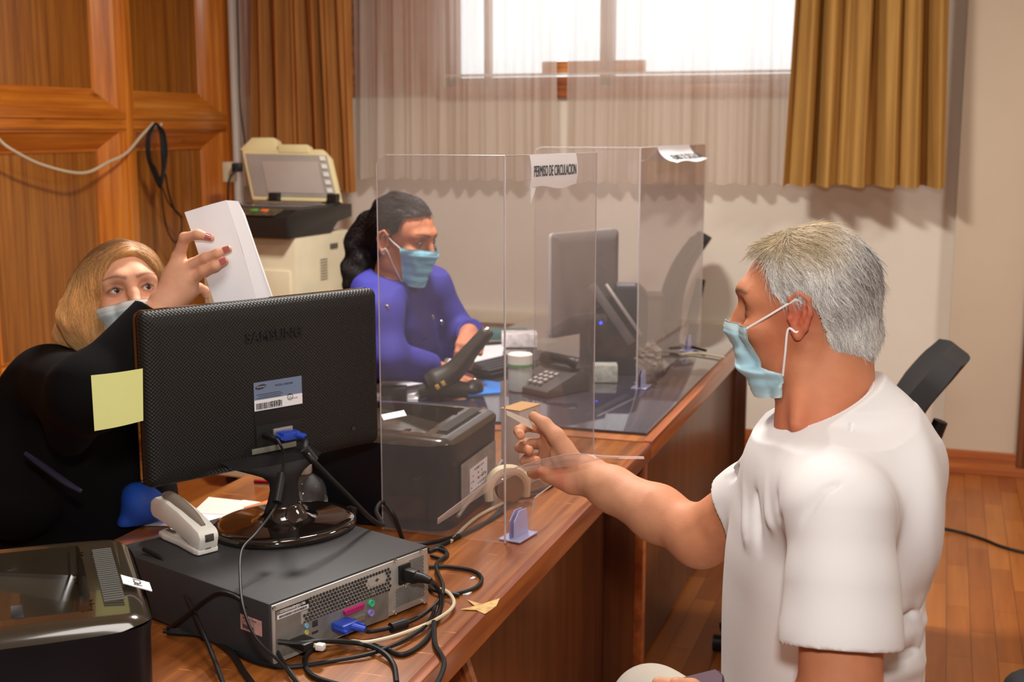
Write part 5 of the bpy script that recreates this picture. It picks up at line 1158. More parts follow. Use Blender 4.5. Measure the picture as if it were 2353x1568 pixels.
mid = elF+(wrF-elF)*.35; B.chain([elF, mid, elF+(wrF-elF)*.75, wrF], [.041, .044, .036, .031], .02)
B.ell(wrF, (.036, .026, .030), None, .02)
# right hand, palm toward the camera, thumb and index pinching a slip
q = Q; fingers = [
    ([q(1252, 985, 2.215), q(1210, 980, 2.245), q(1192, 990, 2.218), q(1196, 1001, 2.190)], [.0105, .0098, .0092, .0082]),
    ([q(1250, 1020, 2.225), q(1206, 1020, 2.262), q(1195, 1029, 2.228), q(1216, 1035, 2.197)], [.0108, .010, .0092, .0082]),
    ([q(1252, 1052, 2.222), q(1212, 1056, 2.252), q(1206, 1061, 2.218), q(1234, 1059, 2.190)], [.0105, .0096, .0088, .0080]),
    ([q(1262, 1082, 2.212), q(1228, 1090, 2.236), q(1222, 1088, 2.206), q(1243, 1082, 2.182)], [.0095, .0088, .008, .0072])]
for pts, rr in fingers: B.cap(q(1322, 1080, 2.178), pts[0], .020, .0125, .014)
for pts, rr in fingers: B.chain(pts, rr, .003)
B.cap(q(1312, 1108, 2.165), q(1262, 1090, 2.195), .021, .016, .012); B.ell(q(1292, 1040, 2.168), (.022, .014, .026), None, .012)
th = [q(1312, 1055, 2.160), q(1278, 1003, 2.158), q(1251, 975, 2.172), q(1226, 957, 2.185)]; B.chain(th, [.018, .0145, .0118, .0088], .006)
# left hand near the lap
lh = [Q(1600, 1612, 1.60), Q(1560, 1590, 1.60), Q(1530, 1572, 1.605)]
B.cap(haN, lh[0], .03, .022, .015)
for k in range(4):
    b0 = Q(1585, 1600+16*k, 1.60+.012*k); B.chain([lh[0], b0, Q(1545-4*k, 1578+14*k, 1.60+.012*k), Q(1512-6*k, 1570+14*k, 1.60+.012*k)], [.014, .0105, .0095, .008], .005)
B.chain([lh[0], Q(1590, 1585, 1.57), Q(1555, 1572, 1.565)], [.018, .012, .009], .008)
V, Fq = B.mesh()
loc = MHd.loc(V); base = np.array(s2l(200, 132, 96)); col = np.tile(base, (len(V), 1))
def blend(col, w, c): return col*(1-w[:, None])+np.array(c)*w[:, None]
g_ = lambda V_, c, r: np.exp(-(np.linalg.norm((V_-np.array(c)), axis=1)/r)**2)
armw = np.clip((.30-V[:, 0])/.12, 0, 1)*(V[:, 2] < 1.15); col = blend(col, armw, s2l(206, 150, 118))
col = blend(col, np.clip(1-np.abs(V[:, 2]-1.13)/.10, 0, 1)*(V[:, 0] > .3)*.75, s2l(186, 104, 74))
for y in (.085,): col = blend(col, .75*g_(loc, (.004, y, .016), .036), s2l(184, 82, 62))
col = blend(col, .6*g_(loc, (.04, .06, -.03), .03), s2l(192, 108, 78)); col = blend(col, .5*g_(V, q(1290, 1105, 2.16), .022), s2l(225, 120, 100))
col = brow_paint(MHd, loc, col, s2l(70, 54, 44), .005); col = lid_paint(loc, col, s2l(84, 44, 34), .0060, .95)
for pts, rr in fingers: col = blend(col, .5*g_(V, pts[-1], .012), s2l(236, 150, 112))
body = np_mesh('body', V, Fq, SKINM, man, col); body['label'] = 'tanned skin of face, neck, arms and hands'
MHd.eyes(man, (.08, .045, .02), (1, 0, -.05)); brows(MHd, man, s2l(70, 56, 48))
nails(man, [(th[3], th[2], np.array((-.25, -.5, 1.0)), .0058)], mat('nail', s2l(240, 190, 160), .25))
# face mask: folded so the lower part reaches further back
mw = lambda v_: .60+.50*max(0, min(1, (v_-.56)/.06))
mask(MHd, man, s2l(176, 216, 230), B, hw=mw, drop=.121, top=-.006, seed=2, low_row=31, earx=.012, earz=.012); del B
# grey hair: cap plus single hairs
zx = [(-.14, -.100), (-.095, -.096), (-.075, -.078), (-.055, -.052), (-.036, -.022), (-.022, .022), (-.014, .050), (.004, .058), (.018, .046), (.030, .043), (.046, .046), (.054, .070), (.060, .098), (.075, .099), (.12, .098)]
zmin = lambda x: np.interp(x, [a for a, b in zx], [b for a, b in zx])
HF = Field(H0-.16, H0+.17, .0024)
HF.ell(MHd(-.006, 0, .050), (.088, .079, .086), MHd.R, .01); HF.ell(MHd(.024, 0, .044), (.062, .065, .071), MHd.R, .02); HF.ell(MHd(-.052, 0, -.004), (.046, .058, .062), MHd.R, .02); HF.cap(MHd(-.046, 0, -.02), MHd(-.034, 0, -.085), .050, .040, .02)
HF.wave(.0011, 90, 3); V, Fq = HF.mesh(); lc = MHd.loc(V)
keep = (lc[:, 2] > zmin(lc[:, 0])); fk = keep[Fq].all(1); Fk = Fq[fk]
used = np.unique(Fk); rem = np.full(len(V), -1); rem[used] = np.arange(len(used)); Vk = V[used]; Fk = rem[Fk]
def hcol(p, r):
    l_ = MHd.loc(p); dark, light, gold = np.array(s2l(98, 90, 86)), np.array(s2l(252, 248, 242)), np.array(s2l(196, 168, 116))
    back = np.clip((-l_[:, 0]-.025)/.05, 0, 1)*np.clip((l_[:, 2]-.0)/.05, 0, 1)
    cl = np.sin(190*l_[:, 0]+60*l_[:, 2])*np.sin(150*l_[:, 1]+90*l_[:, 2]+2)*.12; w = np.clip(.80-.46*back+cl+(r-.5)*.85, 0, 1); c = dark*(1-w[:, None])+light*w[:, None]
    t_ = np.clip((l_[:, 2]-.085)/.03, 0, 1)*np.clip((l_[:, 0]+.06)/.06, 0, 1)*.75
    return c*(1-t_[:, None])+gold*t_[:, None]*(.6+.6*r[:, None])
VN = fld_norm(Vk, Fk)
def nfn(p):
    l_ = MHd.loc(p)-np.array((-.012, 0, .035)); n_ = l_/np.array((.108, .083, .09))**2; n_ /= np.linalg.norm(n_, axis=1)[:, None]; return n_@MHd.R.T
def dfn(p):
    l_ = MHd.loc(p); d = np.zeros_like(l_); top = np.clip((l_[:, 2]-.085)/.035, 0, 1); fr = np.clip((l_[:, 0]-.01)/.05, 0, 1)
    d[:, 0] = -.55*(1-top)+top*(fr*1.6-.75); d[:, 2] = -.9*(1-top)-.2*top*(1-fr); d[:, 1] = np.sign(l_[:, 1])*.45*top
    wv = .35*np.sin(60*l_[:, 0]+45*l_[:, 2]); d[:, 0] += wv*(1-top); return d@MHd.R.T
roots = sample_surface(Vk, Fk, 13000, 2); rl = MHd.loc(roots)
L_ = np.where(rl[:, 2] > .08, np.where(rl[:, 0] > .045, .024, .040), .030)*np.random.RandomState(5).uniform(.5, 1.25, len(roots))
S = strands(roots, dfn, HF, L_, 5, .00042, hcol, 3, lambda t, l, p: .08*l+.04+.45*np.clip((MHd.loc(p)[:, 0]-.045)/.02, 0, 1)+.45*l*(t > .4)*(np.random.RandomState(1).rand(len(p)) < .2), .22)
V_, F_, C_ = join((Vk, Fk, hcol(Vk, np.full(len(Vk), .25))*.8), S); hr = np_mesh('hair', V_, F_, HAIRM, man, C_); hr['label'] = 'short thick silver grey hair'  # cap tinted darker than the hairs, shade between them put into its colour
# ---- t-shirt
T = Field((.16, 1.32, .60), (.64, 2.04, 1.26), .0028)
tz = [(1.135, (.437, 1.70, .072, .15)), (1.09, (.435, 1.70, .100, .175)), (1.02, (.432, 1.70, .118, .19)), (.95, (.432, 1.70, .127, .192)), (.86, (.436, 1.70, .131, .19)), (.78, (.438, 1.70, .133, .19)), (.70, (.438, 1.70, .134, .19)), (.61, (.438, 1.70, .136, .19))]
T.loft([(z, *c) for z, c in tz], .03, e=2.2)
T.chain([NK1+np.array((.004, 0, -.045)), shN+np.array((0, .03, -.005))], [.078, .066], .05); T.chain([NK1+np.array((0, 0, -.045)), shF+np.array((0, -.02, 0))], [.078, .062], .05)
T.cap(NK1+np.array((0, 0, .03)), NK1+np.array((.002, 0, -.08)), .066, .086, .035)
T.cap(Q(1985, 905, 1.74), Q(2060, 1060, 1.72), .032, .06, .05); T.ell(Q(2058, 1140, 1.70), (.042, .14, .11), None, .06)
# sleeves
sd_ = nz(elN-shN); cu0 = shN+(elN-shN)*.645-sd_*.015
S1 = T.twin(); S1.chain([shN+np.array((0, .002, -.002)), shN+sd_*.09, cu0, cu0+sd_*.06], [.064, .0635, .067, .068], .022)
sf = nz(elF-shF); S2 = T.twin(); S2.chain([shF, shF+sf*.10, shF+sf*.19], [.058, .058, .060], .025)
for S_, c_, dd_, r_ in ((S1, cu0+sd_*.015, sd_, .0625), (S2, shF+sf*.135, sf, .056)):
    S_.plane(c_, dd_); S_.cap(c_-dd_*.02, c_+dd_*.05, r_-.004, r_, .004, '-')
T.merge(S1, .022); T.merge(S2, .02); del S1, S2
# folds
W_ = lambda px, py, d: Q(px, py, d)
for a, b, w, h in [
    ((2035, 1330, 1.60), (2130, 1210, 1.66), .010, .006), ((2040, 1360, 1.60), (2140, 1270, 1.68), .009, -.006), ((2045, 1400, 1.60), (2150, 1310, 1.68), .010, .007), ((2035, 1440, 1.60), (2140, 1370, 1.66), .009, -.006),
    ((2040, 1480, 1.60), (2140, 1420, 1.68), .010, .007), ((2035, 1520, 1.60), (2135, 1470, 1.68), .009, -.006), ((2040, 1560, 1.60), (2130, 1520, 1.68), .010, .006), ((2100, 1330, 1.62), (2120, 1560, 1.66), .010, .005),
    ((1790, 1330, 1.56), (1735, 1270, 1.60), .010, .007), ((1790, 1345, 1.56), (1760, 1300, 1.58), .008, -.007), ((1795, 1400, 1.56), (1710, 1370, 1.60), .011, -.006), ((1795, 1430, 1.55), (1700, 1400, 1.60), .011, .006),
    ((1800, 1520, 1.55), (1715, 1470, 1.60), .012, .006), ((1830, 1545, 1.54), (1720, 1510, 1.60), .012, -.006), ((1810, 1400, 1.56), (1795, 1200, 1.56), .009, -.006),
    ((1740, 1060, 1.76), (1710, 1240, 1.70), .010, .006), ((1775, 1050, 1.72), (1730, 1260, 1.66), .010, -.007), ((1800, 1050, 1.68), (1755, 1230, 1.62), .010, .006), ((1840, 1035, 1.64), (1790, 1180, 1.60), .011, -.005),
    ((1870, 1040, 1.60), (1815, 1160, 1.58), .010, .004), ((1960, 1110, 1.52), (1990, 1300, 1.50), .012, .003), ((2000, 1130, 1.53), (2055, 1310, 1.53), .011, -.005), ((2030, 1150, 1.56), (2080, 1290, 1.60), .012, .005),
    ((1955, 900, 1.70), (1957, 1110, 1.55), .0035, -.003), ((1820, 1220, 1.50), (1900, 1125, 1.49), .005, -.003), ((1900, 1125, 1.49), (1960, 1110, 1.50), .004, -.003),
    ((1720, 1050, 1.84), (1665, 1085, 1.9), .006, .005), ((1735, 1065, 1.84), (1680, 1100, 1.88), .006, -.005), ((1740, 1085, 1.84), (1690, 1115, 1.88), .006, .004),
    ((1690, 1420, 1.66), (1690, 1560, 1.66), .014, .004)]: T.fold(W_(*a), W_(*b), w, h*(1.05 if a[0] > 2030 else 1.5))
T.wave(.0007, 26, 5)
# neckline, cuffs, hem and the hollows inside them
pA, pB = Q(1994, 866, 1.745), Q(1783, 990, 1.72); nrm_ = nz(np.cross(nz(pA-pB), np.array((0, 1, .0)))); nrm_ = nrm_ if nrm_[2] > 0 else -nrm_
rc = (pA+pB)/2
T.cap(rc-nrm_*.07, rc+nrm_*.02, .100, .073, .03); T.plane(pA, nrm_)
T.chain([rc-nrm_*.025, rc+nrm_*.06], [.066, .0695], .004, '-')
T.plane((0, 0, .612), (0, 0, -1))
V, Fq = T.mesh(); del T; tee = np_mesh('t_shirt', V, Fq, TEE, man); tee['label'] = 'white short sleeved t-shirt'
# raised ribbing at the neck and hems of the sleeves
def ring_on(c, n, r, rad, name, k=48, sq=1.0, n2=None):
    n = nz(n); a = nz(np.cross(n, (0, 0, 1) if abs(n[2]) < .9 else (1, 0, 0))); b = np.cross(n, a)
    pts = [Vector(RW@(c+(a*math.cos(t)+b*math.sin(t)*sq)*r)) for t in np.linspace(0, 2*np.pi, k)]; g = G().tube(pts, rad, 8, 0, False); o = g.obj(name, TEE, man); o.data.transform(Matrix.Translation(man.location).inverted())
ring_on(rc-nrm_*.005, nrm_, .0735, .0056, 'collar_rib')
# ---- trousers and shoes
JE = mat('pale_trousers', (.62, .58, .50), .85, var=.05, bmp=.3, bscale=400)
J = Field((-.08, 1.40, .0), (.62, 2.30, .74), .005)
hN, hF = np.array((.42, 1.60, .565)), np.array((.42, 1.80, .565)); kN, kF = np.array((.04, 1.78, .535)), np.array((.245, 2.09, .532))
J.loft([(.66, .43, 1.70, .135, .18), (.56, .43, 1.70, .14, .185), (.475, .43, 1.70, .12, .17)], .02)
for h_, k_ in ((hN, kN), (hF, kF)):
    J.chain([h_, k_], [.095, .072], .03); J.chain([k_, k_+np.array((.0, .01, -.22)), k_+np.array((.02, .01, -.44))], [.068, .055, .055], .03)
J.wave(.002, 30, 2); V, Fq = J.mesh(); np_mesh('trousers', V, Fq, JE, man)
for k_ in (kN, kF):
    s_ = Field(k_+np.array((-.20, -.09, -.56)), k_+np.array((.12, .12, -.42)), .005); f0 = np.array((k_[0]+.03, k_[1]+.01, .04))
    s_.chain([f0, f0+np.array((-.10, .02, 0)), f0+np.array((-.16, .03, -.005))], [.045, .042, .035], .02); s_.plane((0, 0, .004), (0, 0, -1)); V, Fq = s_.mesh(); np_mesh('shoe', V, Fq, mat('shoe_brown', (.06, .03, .02), .4), man)
# ---- what he holds
PM = mat('slip_cream', (.72, .60, .50), .5)
a1, a2, a3, a4 = (Vector(RW@v_) for v_ in (Q(1164, 944, 2.205), Q(1165, 954, 2.205), Q(1224, 987, 2.185), Q(1222, 968, 2.185)))
tag(G().grid([[a1.lerp(a4, t) for t in (0, .33, .66, 1)], [a2.lerp(a3, t) for t in (0, .33, .66, 1)]], .0008).obj('card', PM), 'cream card pinched between the thumb and index of the man', 'card')
DOC = mat('plum_cover', s2l(88, 62, 78), .45, var=.1)
bk = thing('document_wallet', 'dark plum document wallet held on the lap of the man', 'document wallet', tuple(RW@Q(1560, 1575, 1.62)))
dq = [Q(1440, 1585, 1.66), Q(1648, 1536, 1.63), Q(1662, 1550, 1.60), Q(1660, 1650, 1.56), Q(1450, 1690, 1.60)]
c_ = sum(dq)/5; xax = nz(dq[1]-dq[0]); yax = nz(dq[3]-dq[1]); yax = nz(yax-xax*(yax@xax)); nn_ = np.cross(xax, yax)
t_ = bmesh.new(); lo_ = [t_.verts.new(RW@p) for p in dq]; hi_ = [t_.verts.new(RW@(p+nn_*(.009 if nn_[2] < 0 else -.009))) for p in dq]
t_.faces.new(lo_); t_.faces.new(hi_[::-1])
for i in range(5): t_.faces.new((lo_[i], lo_[(i+1) % 5], hi_[(i+1) % 5], hi_[i]))
bmesh.ops.recalc_face_normals(t_, faces=t_.faces); bmesh.ops.bevel(t_, geom=list(t_.edges), offset=.003, segments=2, affect='EDGES')
kid(G().add(t_), 'cover', DOC, bk)
# clear strip in front of the wrist
st_ = [Q(*p) for p in ((1006, 1198, 2.09), (1060, 1160, 2.10), (1110, 1125, 2.11), (1160, 1094, 2.12), (1200, 1077, 2.11), (1260, 1064, 2.09), (1320, 1056, 2.07), (1390, 1051, 2.06), (1480, 1052, 2.05))]
wd_ = [.004, .006, .007, .006, .005, .008, .009, .002, .001]
pts_u = [Vector(RW@(p+np.array((0, 0, w)))) for p, w in zip(st_, wd_)]; pts_l = [Vector(RW@(p-np.array((0, .006, w)))) for p, w in zip(st_, wd_)]
U_, L2_ = catmull(pts_u, 6), catmull(pts_l, 6)
STRIP = glass_mat('strip_film', (.93, .86, .82), .05, .14, (.8, .62, .55))
slv = thing('plastic_strip', 'thin curved strip of clear plastic crossing in front of his wrist', 'plastic strip', tuple(U_[0]))
kid(G().grid([U_, [a.lerp(b, .5)+Vector((0, -.002, 0)) for a, b in zip(U_, L2_)], L2_], .0008), 'film', STRIP, slv)
kid(G().tube(U_, .0009, 5), 'upper_edge', ACE, slv)
# ---- his chair
tc_ = thing('chair', 'plain black chair under the man in the white t-shirt', 'chair', tuple(RW@np.array((.43, 1.70, 0))), YAW)
G().box((0.02, 0, .44), (.44, .46, .05), .02, seg=4).obj('seat', BLKM, tc_)
for sx_ in (-.17, .21):
    for sy_ in (-.19, .19): G().tube([(sx_, sy_, .43), (sx_*1.08, sy_*1.08, .005)], .012, 10).obj('leg', BLKM, tc_)
# ================================================================ the blonde woman behind the monitor, holding up papers
w1 = person('person', 'blonde woman in black jacket and white mask holding up folded papers behind the monitor', tuple(RW@np.array((-.92, 2.52, .46))))
WH = Head(Q(292, 702, 2.52), (math.sin(R(26)), -math.cos(R(26))), pitch=R(18), roll=R(4), sc=.95)
B = Field((-1.22, 2.10, .50), (-.46, 2.92, 1.44), .0026)
shR, elR, wrR = Q(112, 885, 2.50), Q(205, 905, 2.24), Q(372, 706, 2.31)
neckb = Q(215, 850, 2.62)
B.loft([(.52, -.93, 2.58, .15, .10), (.70, -.93, 2.58, .14, .09), (.90, -.93, 2.60, .14, .085), (1.02, -.91, 2.61, .11, .07)], .03)
B.chain([WH(-.025, 0, -.05), neckb], [.048, .055], .03); WH.build(B, True, open_=.0055)
B.chain([neckb, shR, elR, wrR], [.05, .045, .034, .027], .02)
hand = [([(410, 592), (424, 547), (455, 539), (484, 547)], [2.318, 2.300, 2.288, 2.292], [.0118, .0098, .0088, .0070]),
        ([(428, 618), (472, 594), (500, 583), (525, 573)], [2.312, 2.296, 2.290, 2.292], [.0115, .0096, .0086, .0068]),
        ([(438, 645), (468, 624), (494, 612), (517, 600)], [2.312, 2.298, 2.290, 2.292], [.0110, .0092, .0082, .0066]),
        ([(440, 668), (458, 662), (470, 668), (474, 680)], [2.325, 2.335, 2.345, 2.35], [.0105, .0086, .0078, .0066])]
fin = []
for pp, dd_, rr in hand:
    pts = [Q(a, b, c) for (a, b), c in zip(pp, dd_)]; fin.append(pts); B.cap(Q(385, 692, 2.318), pts[0], .022, .0135, .016); B.chain(pts, rr, .005)
tw_ = [Q(392, 680, 2.33), Q(408, 640, 2.352), Q(440, 610, 2.366), Q(470, 590, 2.366)]; B.chain(tw_, [.018, .0125, .0115, .009], .008)
B.ell(Q(408, 655, 2.318), (.030, .014, .036), None, .014)
V, Fq = B.mesh(); lc = WH.loc(V); col = np.tile(np.array(s2l(226, 168, 136)), (len(V), 1))
col = blend(col, .5*g_(lc, (.09, 0, .0), .03), s2l(224, 150, 118))
for y in (.033, -.033):
    col = blend(col, .55*g_(lc, (.088, y, .019), .018), s2l(150, 92, 72)); col = blend(col, .9*g_(lc, (.091, y, .0225), .0065), s2l(60, 36, 30)); col = blend(col, .35*g_(lc, (.06, y*1.6, -.012), .025), s2l(228, 140, 112))
col = brow_paint(WH, lc, col, s2l(96, 62, 46), .0034, .75); col = lid_paint(lc, col, s2l(34, 20, 18), .0058)
for pts in fin[:3]: col = blend(col, .4*g_(V, pts[1], .014), s2l(222, 150, 120))
ob = np_mesh('body', V, Fq, SKINM, w1, col); ob['label'] = 'light skin of face and raised hand'
WH.eyes(w1, (.035, .018, .010), (1, .22, .06)); brows(WH, w1, s2l(92, 60, 44), True, 220)
NAIL = mat('mauve_nail', s2l(176, 92, 92), .15, coat=.6)
nails(w1, [(p[-1]+np.array((0, -.006, .002)), p[-2]+np.array((0, -.006, .002)), np.array((-.1, -1, .35)), .0055) for p in fin[:3]], NAIL)
mask(WH, w1, s2l(206, 224, 228), B, drop=.118, top=-.012, seed=4, amax=1.0, hw=lambda v_: 1-.28*v_); del B
# hair
HF = Field(WH.o-np.array((.26, .20, .30)), WH.o+np.array((.20, .22, .17)), .003)
HF.ell(WH(-.010, 0, .050), (.104, .085, .084), WH.R, .01); HF.ell(WH(.030, 0, .046), (.064, .071, .070), WH.R, .02)
l1 = WH(-.0, 0, 0)
# hanging sides; the head's right side is on the left in the picture
HF.chain([WH(.02, -.070, .05), WH(.012, -.094, -.02), Q(196, 735, 2.50), Q(196, 770, 2.48)], [.035, .036, .042, .030], .03)
HF.chain([WH(-.04, -.065, .04), WH(-.05, -.080, -.04), Q(176, 712, 2.55), Q(158, 768, 2.53)], [.04, .032, .032, .030], .02)
HF.chain([WH(-.06, 0, .02), WH(-.075, .0, -.06), WH(-.08, -.02, -.12)], [.06, .06, .04], .03)
HF.chain([WH(.0, .070, .05), WH(-.01, .082, -.02), WH(-.02, .075, -.09)], [.026, .022, .018], .02)
HF.ell(WH(.100, .004, .010), (.062, .063, .080), WH.R, .012, '-')
HF.wave(.0012, 80, 3)
V, Fq = HF.mesh(); lc = WH.loc(V)
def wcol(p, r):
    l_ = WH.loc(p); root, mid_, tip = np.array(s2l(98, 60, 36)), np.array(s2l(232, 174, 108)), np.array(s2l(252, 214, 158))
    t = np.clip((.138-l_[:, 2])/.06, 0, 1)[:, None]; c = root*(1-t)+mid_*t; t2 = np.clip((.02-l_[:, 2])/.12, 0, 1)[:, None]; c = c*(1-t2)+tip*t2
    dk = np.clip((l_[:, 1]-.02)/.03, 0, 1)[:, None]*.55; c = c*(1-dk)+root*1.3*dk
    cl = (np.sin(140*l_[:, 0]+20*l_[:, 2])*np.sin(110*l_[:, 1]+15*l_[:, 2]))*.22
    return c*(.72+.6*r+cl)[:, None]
def wdir(p):
    l_ = WH.loc(p); d = np.zeros_like(l_); top = np.clip((l_[:, 2]-.06)/.06, 0, 1); sgn = np.where(l_[:, 1] > .018, 1, -1)
    d[:, 2] = -1*(1-top)-.3*top; d[:, 1] = sgn*(.95*top+.12*(1-top)*np.clip((l_[:, 2]+.02)/.06, -1, 1)); d[:, 0] = -.25*top+.08*np.sin(30*l_[:, 1])
    return d@WH.R.T
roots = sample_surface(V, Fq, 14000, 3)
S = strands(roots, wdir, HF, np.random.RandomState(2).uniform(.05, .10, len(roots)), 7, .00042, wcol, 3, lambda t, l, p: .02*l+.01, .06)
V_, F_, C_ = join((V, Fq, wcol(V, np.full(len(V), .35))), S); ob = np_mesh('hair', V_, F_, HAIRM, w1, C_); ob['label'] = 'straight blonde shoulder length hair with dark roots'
# jacket
JB = mat('black_jacket', (.005, .0045, .005), .9, bmp=.15, bscale=500, spec=.12)
T = Field((-1.30, 2.08, .50), (-.46, 2.92, 1.30), .0035)
T.loft([(.50, -.95, 2.56, .24, .15), (.66, -.94, 2.57, .235, .15), (.80, -.935, 2.58, .225, .145), (.93, -.935, 2.59, .20, .13), (1.01, -.92, 2.60, .155, .11), (1.05, -.91, 2.60, .11, .09)], .03)
T.chain([neckb+np.array((0, 0, -.03)), shR, elR, elR+(wrR-elR)*.88], [.075, .076, .064, .042], .03)
T.chain([neckb+np.array((0, 0, -.03)), Q(330, 880, 2.66), Q(380, 1010, 2.58)], [.07, .07, .06], .03)
T.cap(Q(60, 960, 2.50), Q(40, 1150, 2.46), .07, .08, .06); T.chain([elR, Q(160, 1000, 2.36)], [.05, .04], .05)
for a, b, w, h in [((10, 1000, 2.40), (110, 900, 2.40), .008, .006), ((0, 1030, 2.38), (120, 930, 2.38), .008, -.007), ((60, 1045, 2.34), (185, 1130, 2.34), .006, .007), ((140, 820, 2.42), (300, 760, 2.32), .008, .004), ((150, 840, 2.42), (290, 820, 2.28), .008, -.004), ((120, 960, 2.33), (250, 990, 2.30), .010, .005), ((20, 1110, 2.32), (90, 1200, 2.32), .012, .006)]: T.fold(Q(*a), Q(*b), w, h)
T.wave(.0012, 28, 5)
T.plane(elR+(wrR-elR)*.90, wrR-elR, 0, (wrR-.09, wrR+.09)); T.chain([elR+(wrR-elR)*.82, wrR+(wrR-elR)*.1], [.033, .037], .003, '-')
V, Fq = T.mesh(); np_mesh('jacket', V, Fq, JB, w1)['label'] = 'black jacket'
kid(G().tube([P(58, 1042, 2.285), P(100, 1072, 2.275), P(150, 1108, 2.27), P(187, 1130, 2.275)], [.004, .006, .006, .004], 8, 5), 'pocket_trim', mat('navy_velvet', (.012, .014, .045), .6), w1)
BL = mat('bright_blue_cloth', (.01, .07, .42), .6, bmp=.2, bscale=200)
T = Field((-.92, 2.16, .66), (-.50, 2.60, .98), .004); T.chain([Q(288, 1198, 2.54), Q(322, 1165, 2.56), Q(375, 1168, 2.58)], [.020, .034, .022], .03); T.wave(.004, 45, 4); T.plane((0, 0, .755), (0, 0, -1)); V, Fq = T.mesh(); np_mesh('blouse_hem', V, Fq, BL, w1)['label'] = 'bright blue cloth below the jacket'
LEG = mat('dark_trousers', (.015, .015, .02), .8)
def sitting_legs(par, hip, fwd, m, side, kneeh=.50, thigh=.42):
    fwd = nz((fwd[0], fwd[1], 0)); lat = np.array((-fwd[1], fwd[0], 0)); J = Field(hip-np.array((.6, .6, .56)), hip+np.array((.6, .6, .16)), .008)
    J.ell(hip, (.19, .17, .13), None, .03)
    for s_ in (-1, 1):
        h_ = hip+lat*.09*s_; k_ = h_+fwd*thigh; k_[2] = kneeh; J.chain([h_, k_], [.095, .07], .03); f_ = k_.copy(); f_[2] = .09; J.chain([k_, f_], [.065, .045], .02); J.chain([f_, f_+fwd*.12+np.array((0, 0, -.04))], [.04, .035], .02)
    V, Fq = J.mesh(); np_mesh('trousers', V, Fq, m, par)
sitting_legs(w1, np.array((-.93, 2.60, .56)), (.3, -.05), LEG, 1, thigh=.30)
# papers in her hand
pp = thing('folded_papers', 'folded white papers held up in front of the photocopier', 'papers', tuple(RW@Q(520, 570, 2.33)))
def pxsheet(cs, name, m, par, n=14, curl=0, th=.0006, wob=0.0):
    a, b, c, d = (Vector(RW@Q(*q_)) for q_ in cs); rows = []
    for i in range(n+1):
        row = []
        for j in range(n+1):
            u_, v_ = j/n, i/n; p = a.lerp(b, u_).lerp(d.lerp(c, u_), v_); p = p+Vector((SY, CY, 0))*(curl*math.sin(math.pi*u_)+wob*math.sin(7*u_+5*v_)); row.append(p)
        rows.append(row)
    return kid(G().grid(rows, th), name, m, par)
pxsheet([(424, 488, 2.325), (521, 460, 2.325), (600, 720, 2.315), (502, 722, 2.315)], 'front_leaf', PAPER, pp, curl=-.003, wob=.0008)
pxsheet([(521, 461, 2.326), (547, 463, 2.338), (640, 720, 2.326), (600, 720, 2.316)], 'back_leaf', PAPER, pp, curl=.004, wob=.001)
pxsheet([(547, 463, 2.338), (562, 492, 2.342), (640, 722, 2.334), (636, 722, 2.330)], 'middle_leaf', PAPER, pp)
# ================================================================ the woman in blue
w2 = person('person', 'dark haired woman in royal blue blouse and blue mask working at the glass topped desk', tuple(RW@np.array((-.50, 3.98, .46))))
VH = Head(Q(925, 556, 3.82), (math.cos(R(-32)), math.sin(R(-32))), pitch=R(-10), roll=R(0), sc=1.02)
B = Field((-.76, 3.44, .50), (.06, 4.22, 1.48), .0032)
nb = Q(895, 655, 3.85); sR, eR, wR = Q(866, 722, 3.70), Q(890, 822, 3.66), Q(1028, 858, 3.85)
sL, eL, wL = Q(985, 662, 3.97), Q(1058, 778, 4.03), Q(1078, 765, 3.90)
B.loft([(.52, -.50, 4.02, .14, .12), (.75, -.48, 3.99, .13, .12), (.90, -.43, 3.93, .12, .12), (1.02, -.395, 3.87, .09, .10)], .03)
B.chain([VH(-.02, 0, -.05), nb], [.05, .056], .03); VH.build(B, True)
B.chain([nb, sR, eR, wR], [.05, .05, .042, .028], .02); B.chain([nb, sL, eL, wL], [.05, .05, .04, .028], .02)
def simple_hand(F_, w, dirv, upv, curl=.35, sc=.92, spread=.0, thumb=1):
    d, u_ = nz(dirv), nz(upv); u_ = nz(u_-d*(u_@d)); s_ = np.cross(d, u_); out = []
    for k, (L, off) in enumerate(((.072, -.026), (.078, -.009), (.073, .009), (.060, .025))):
        m0 = w+d*.078*sc+s_*off*sc; F_.cap(w+d*.01+s_*off*.5, m0, .017*sc, .0125*sc, .012)
        a = curl*.6; p = m0; dd_ = d; pts = [m0]
        for j, f_ in enumerate((.45, .30, .25)):
            dd_ = nz(dd_*math.cos(a)-u_*math.sin(a)); 
            if j == 0: dd_ = nz(dd_+s_*off*spread*30)
            p = p+dd_*L*f_*sc; pts.append(p); a = curl
        F_.chain(pts, [.0105*sc, .0095*sc, .0085*sc, .0072*sc], .003); out.append(pts)
    t0 = w+d*.02*sc-s_*.022*sc*thumb; F_.chain([t0, t0+d*.03*sc-s_*.022*sc*thumb-u_*.008, t0+d*.058*sc-s_*.026*sc*thumb-u_*.016], [.016*sc, .012*sc, .009*sc], .006); return out
def sideup(): pass
simple_hand(B, wR, Q(1088, 876, 3.86)-wR, (0, -.1, 1), .42, .95, .12, -1)
simple_hand(B, wL, Q(1070, 806, 3.82)-wL, (.1, -1, .4), .95, .95, 0, 1)
V, Fq = B.mesh(); lc = VH.loc(V); col = np.tile(np.array(s2l(196, 126, 92)), (len(V), 1))
col = blend(col, np.clip((V[:, 0]+.20)/.1, 0, 1)*(V[:, 2] < 1.05), s2l(176, 112, 84))
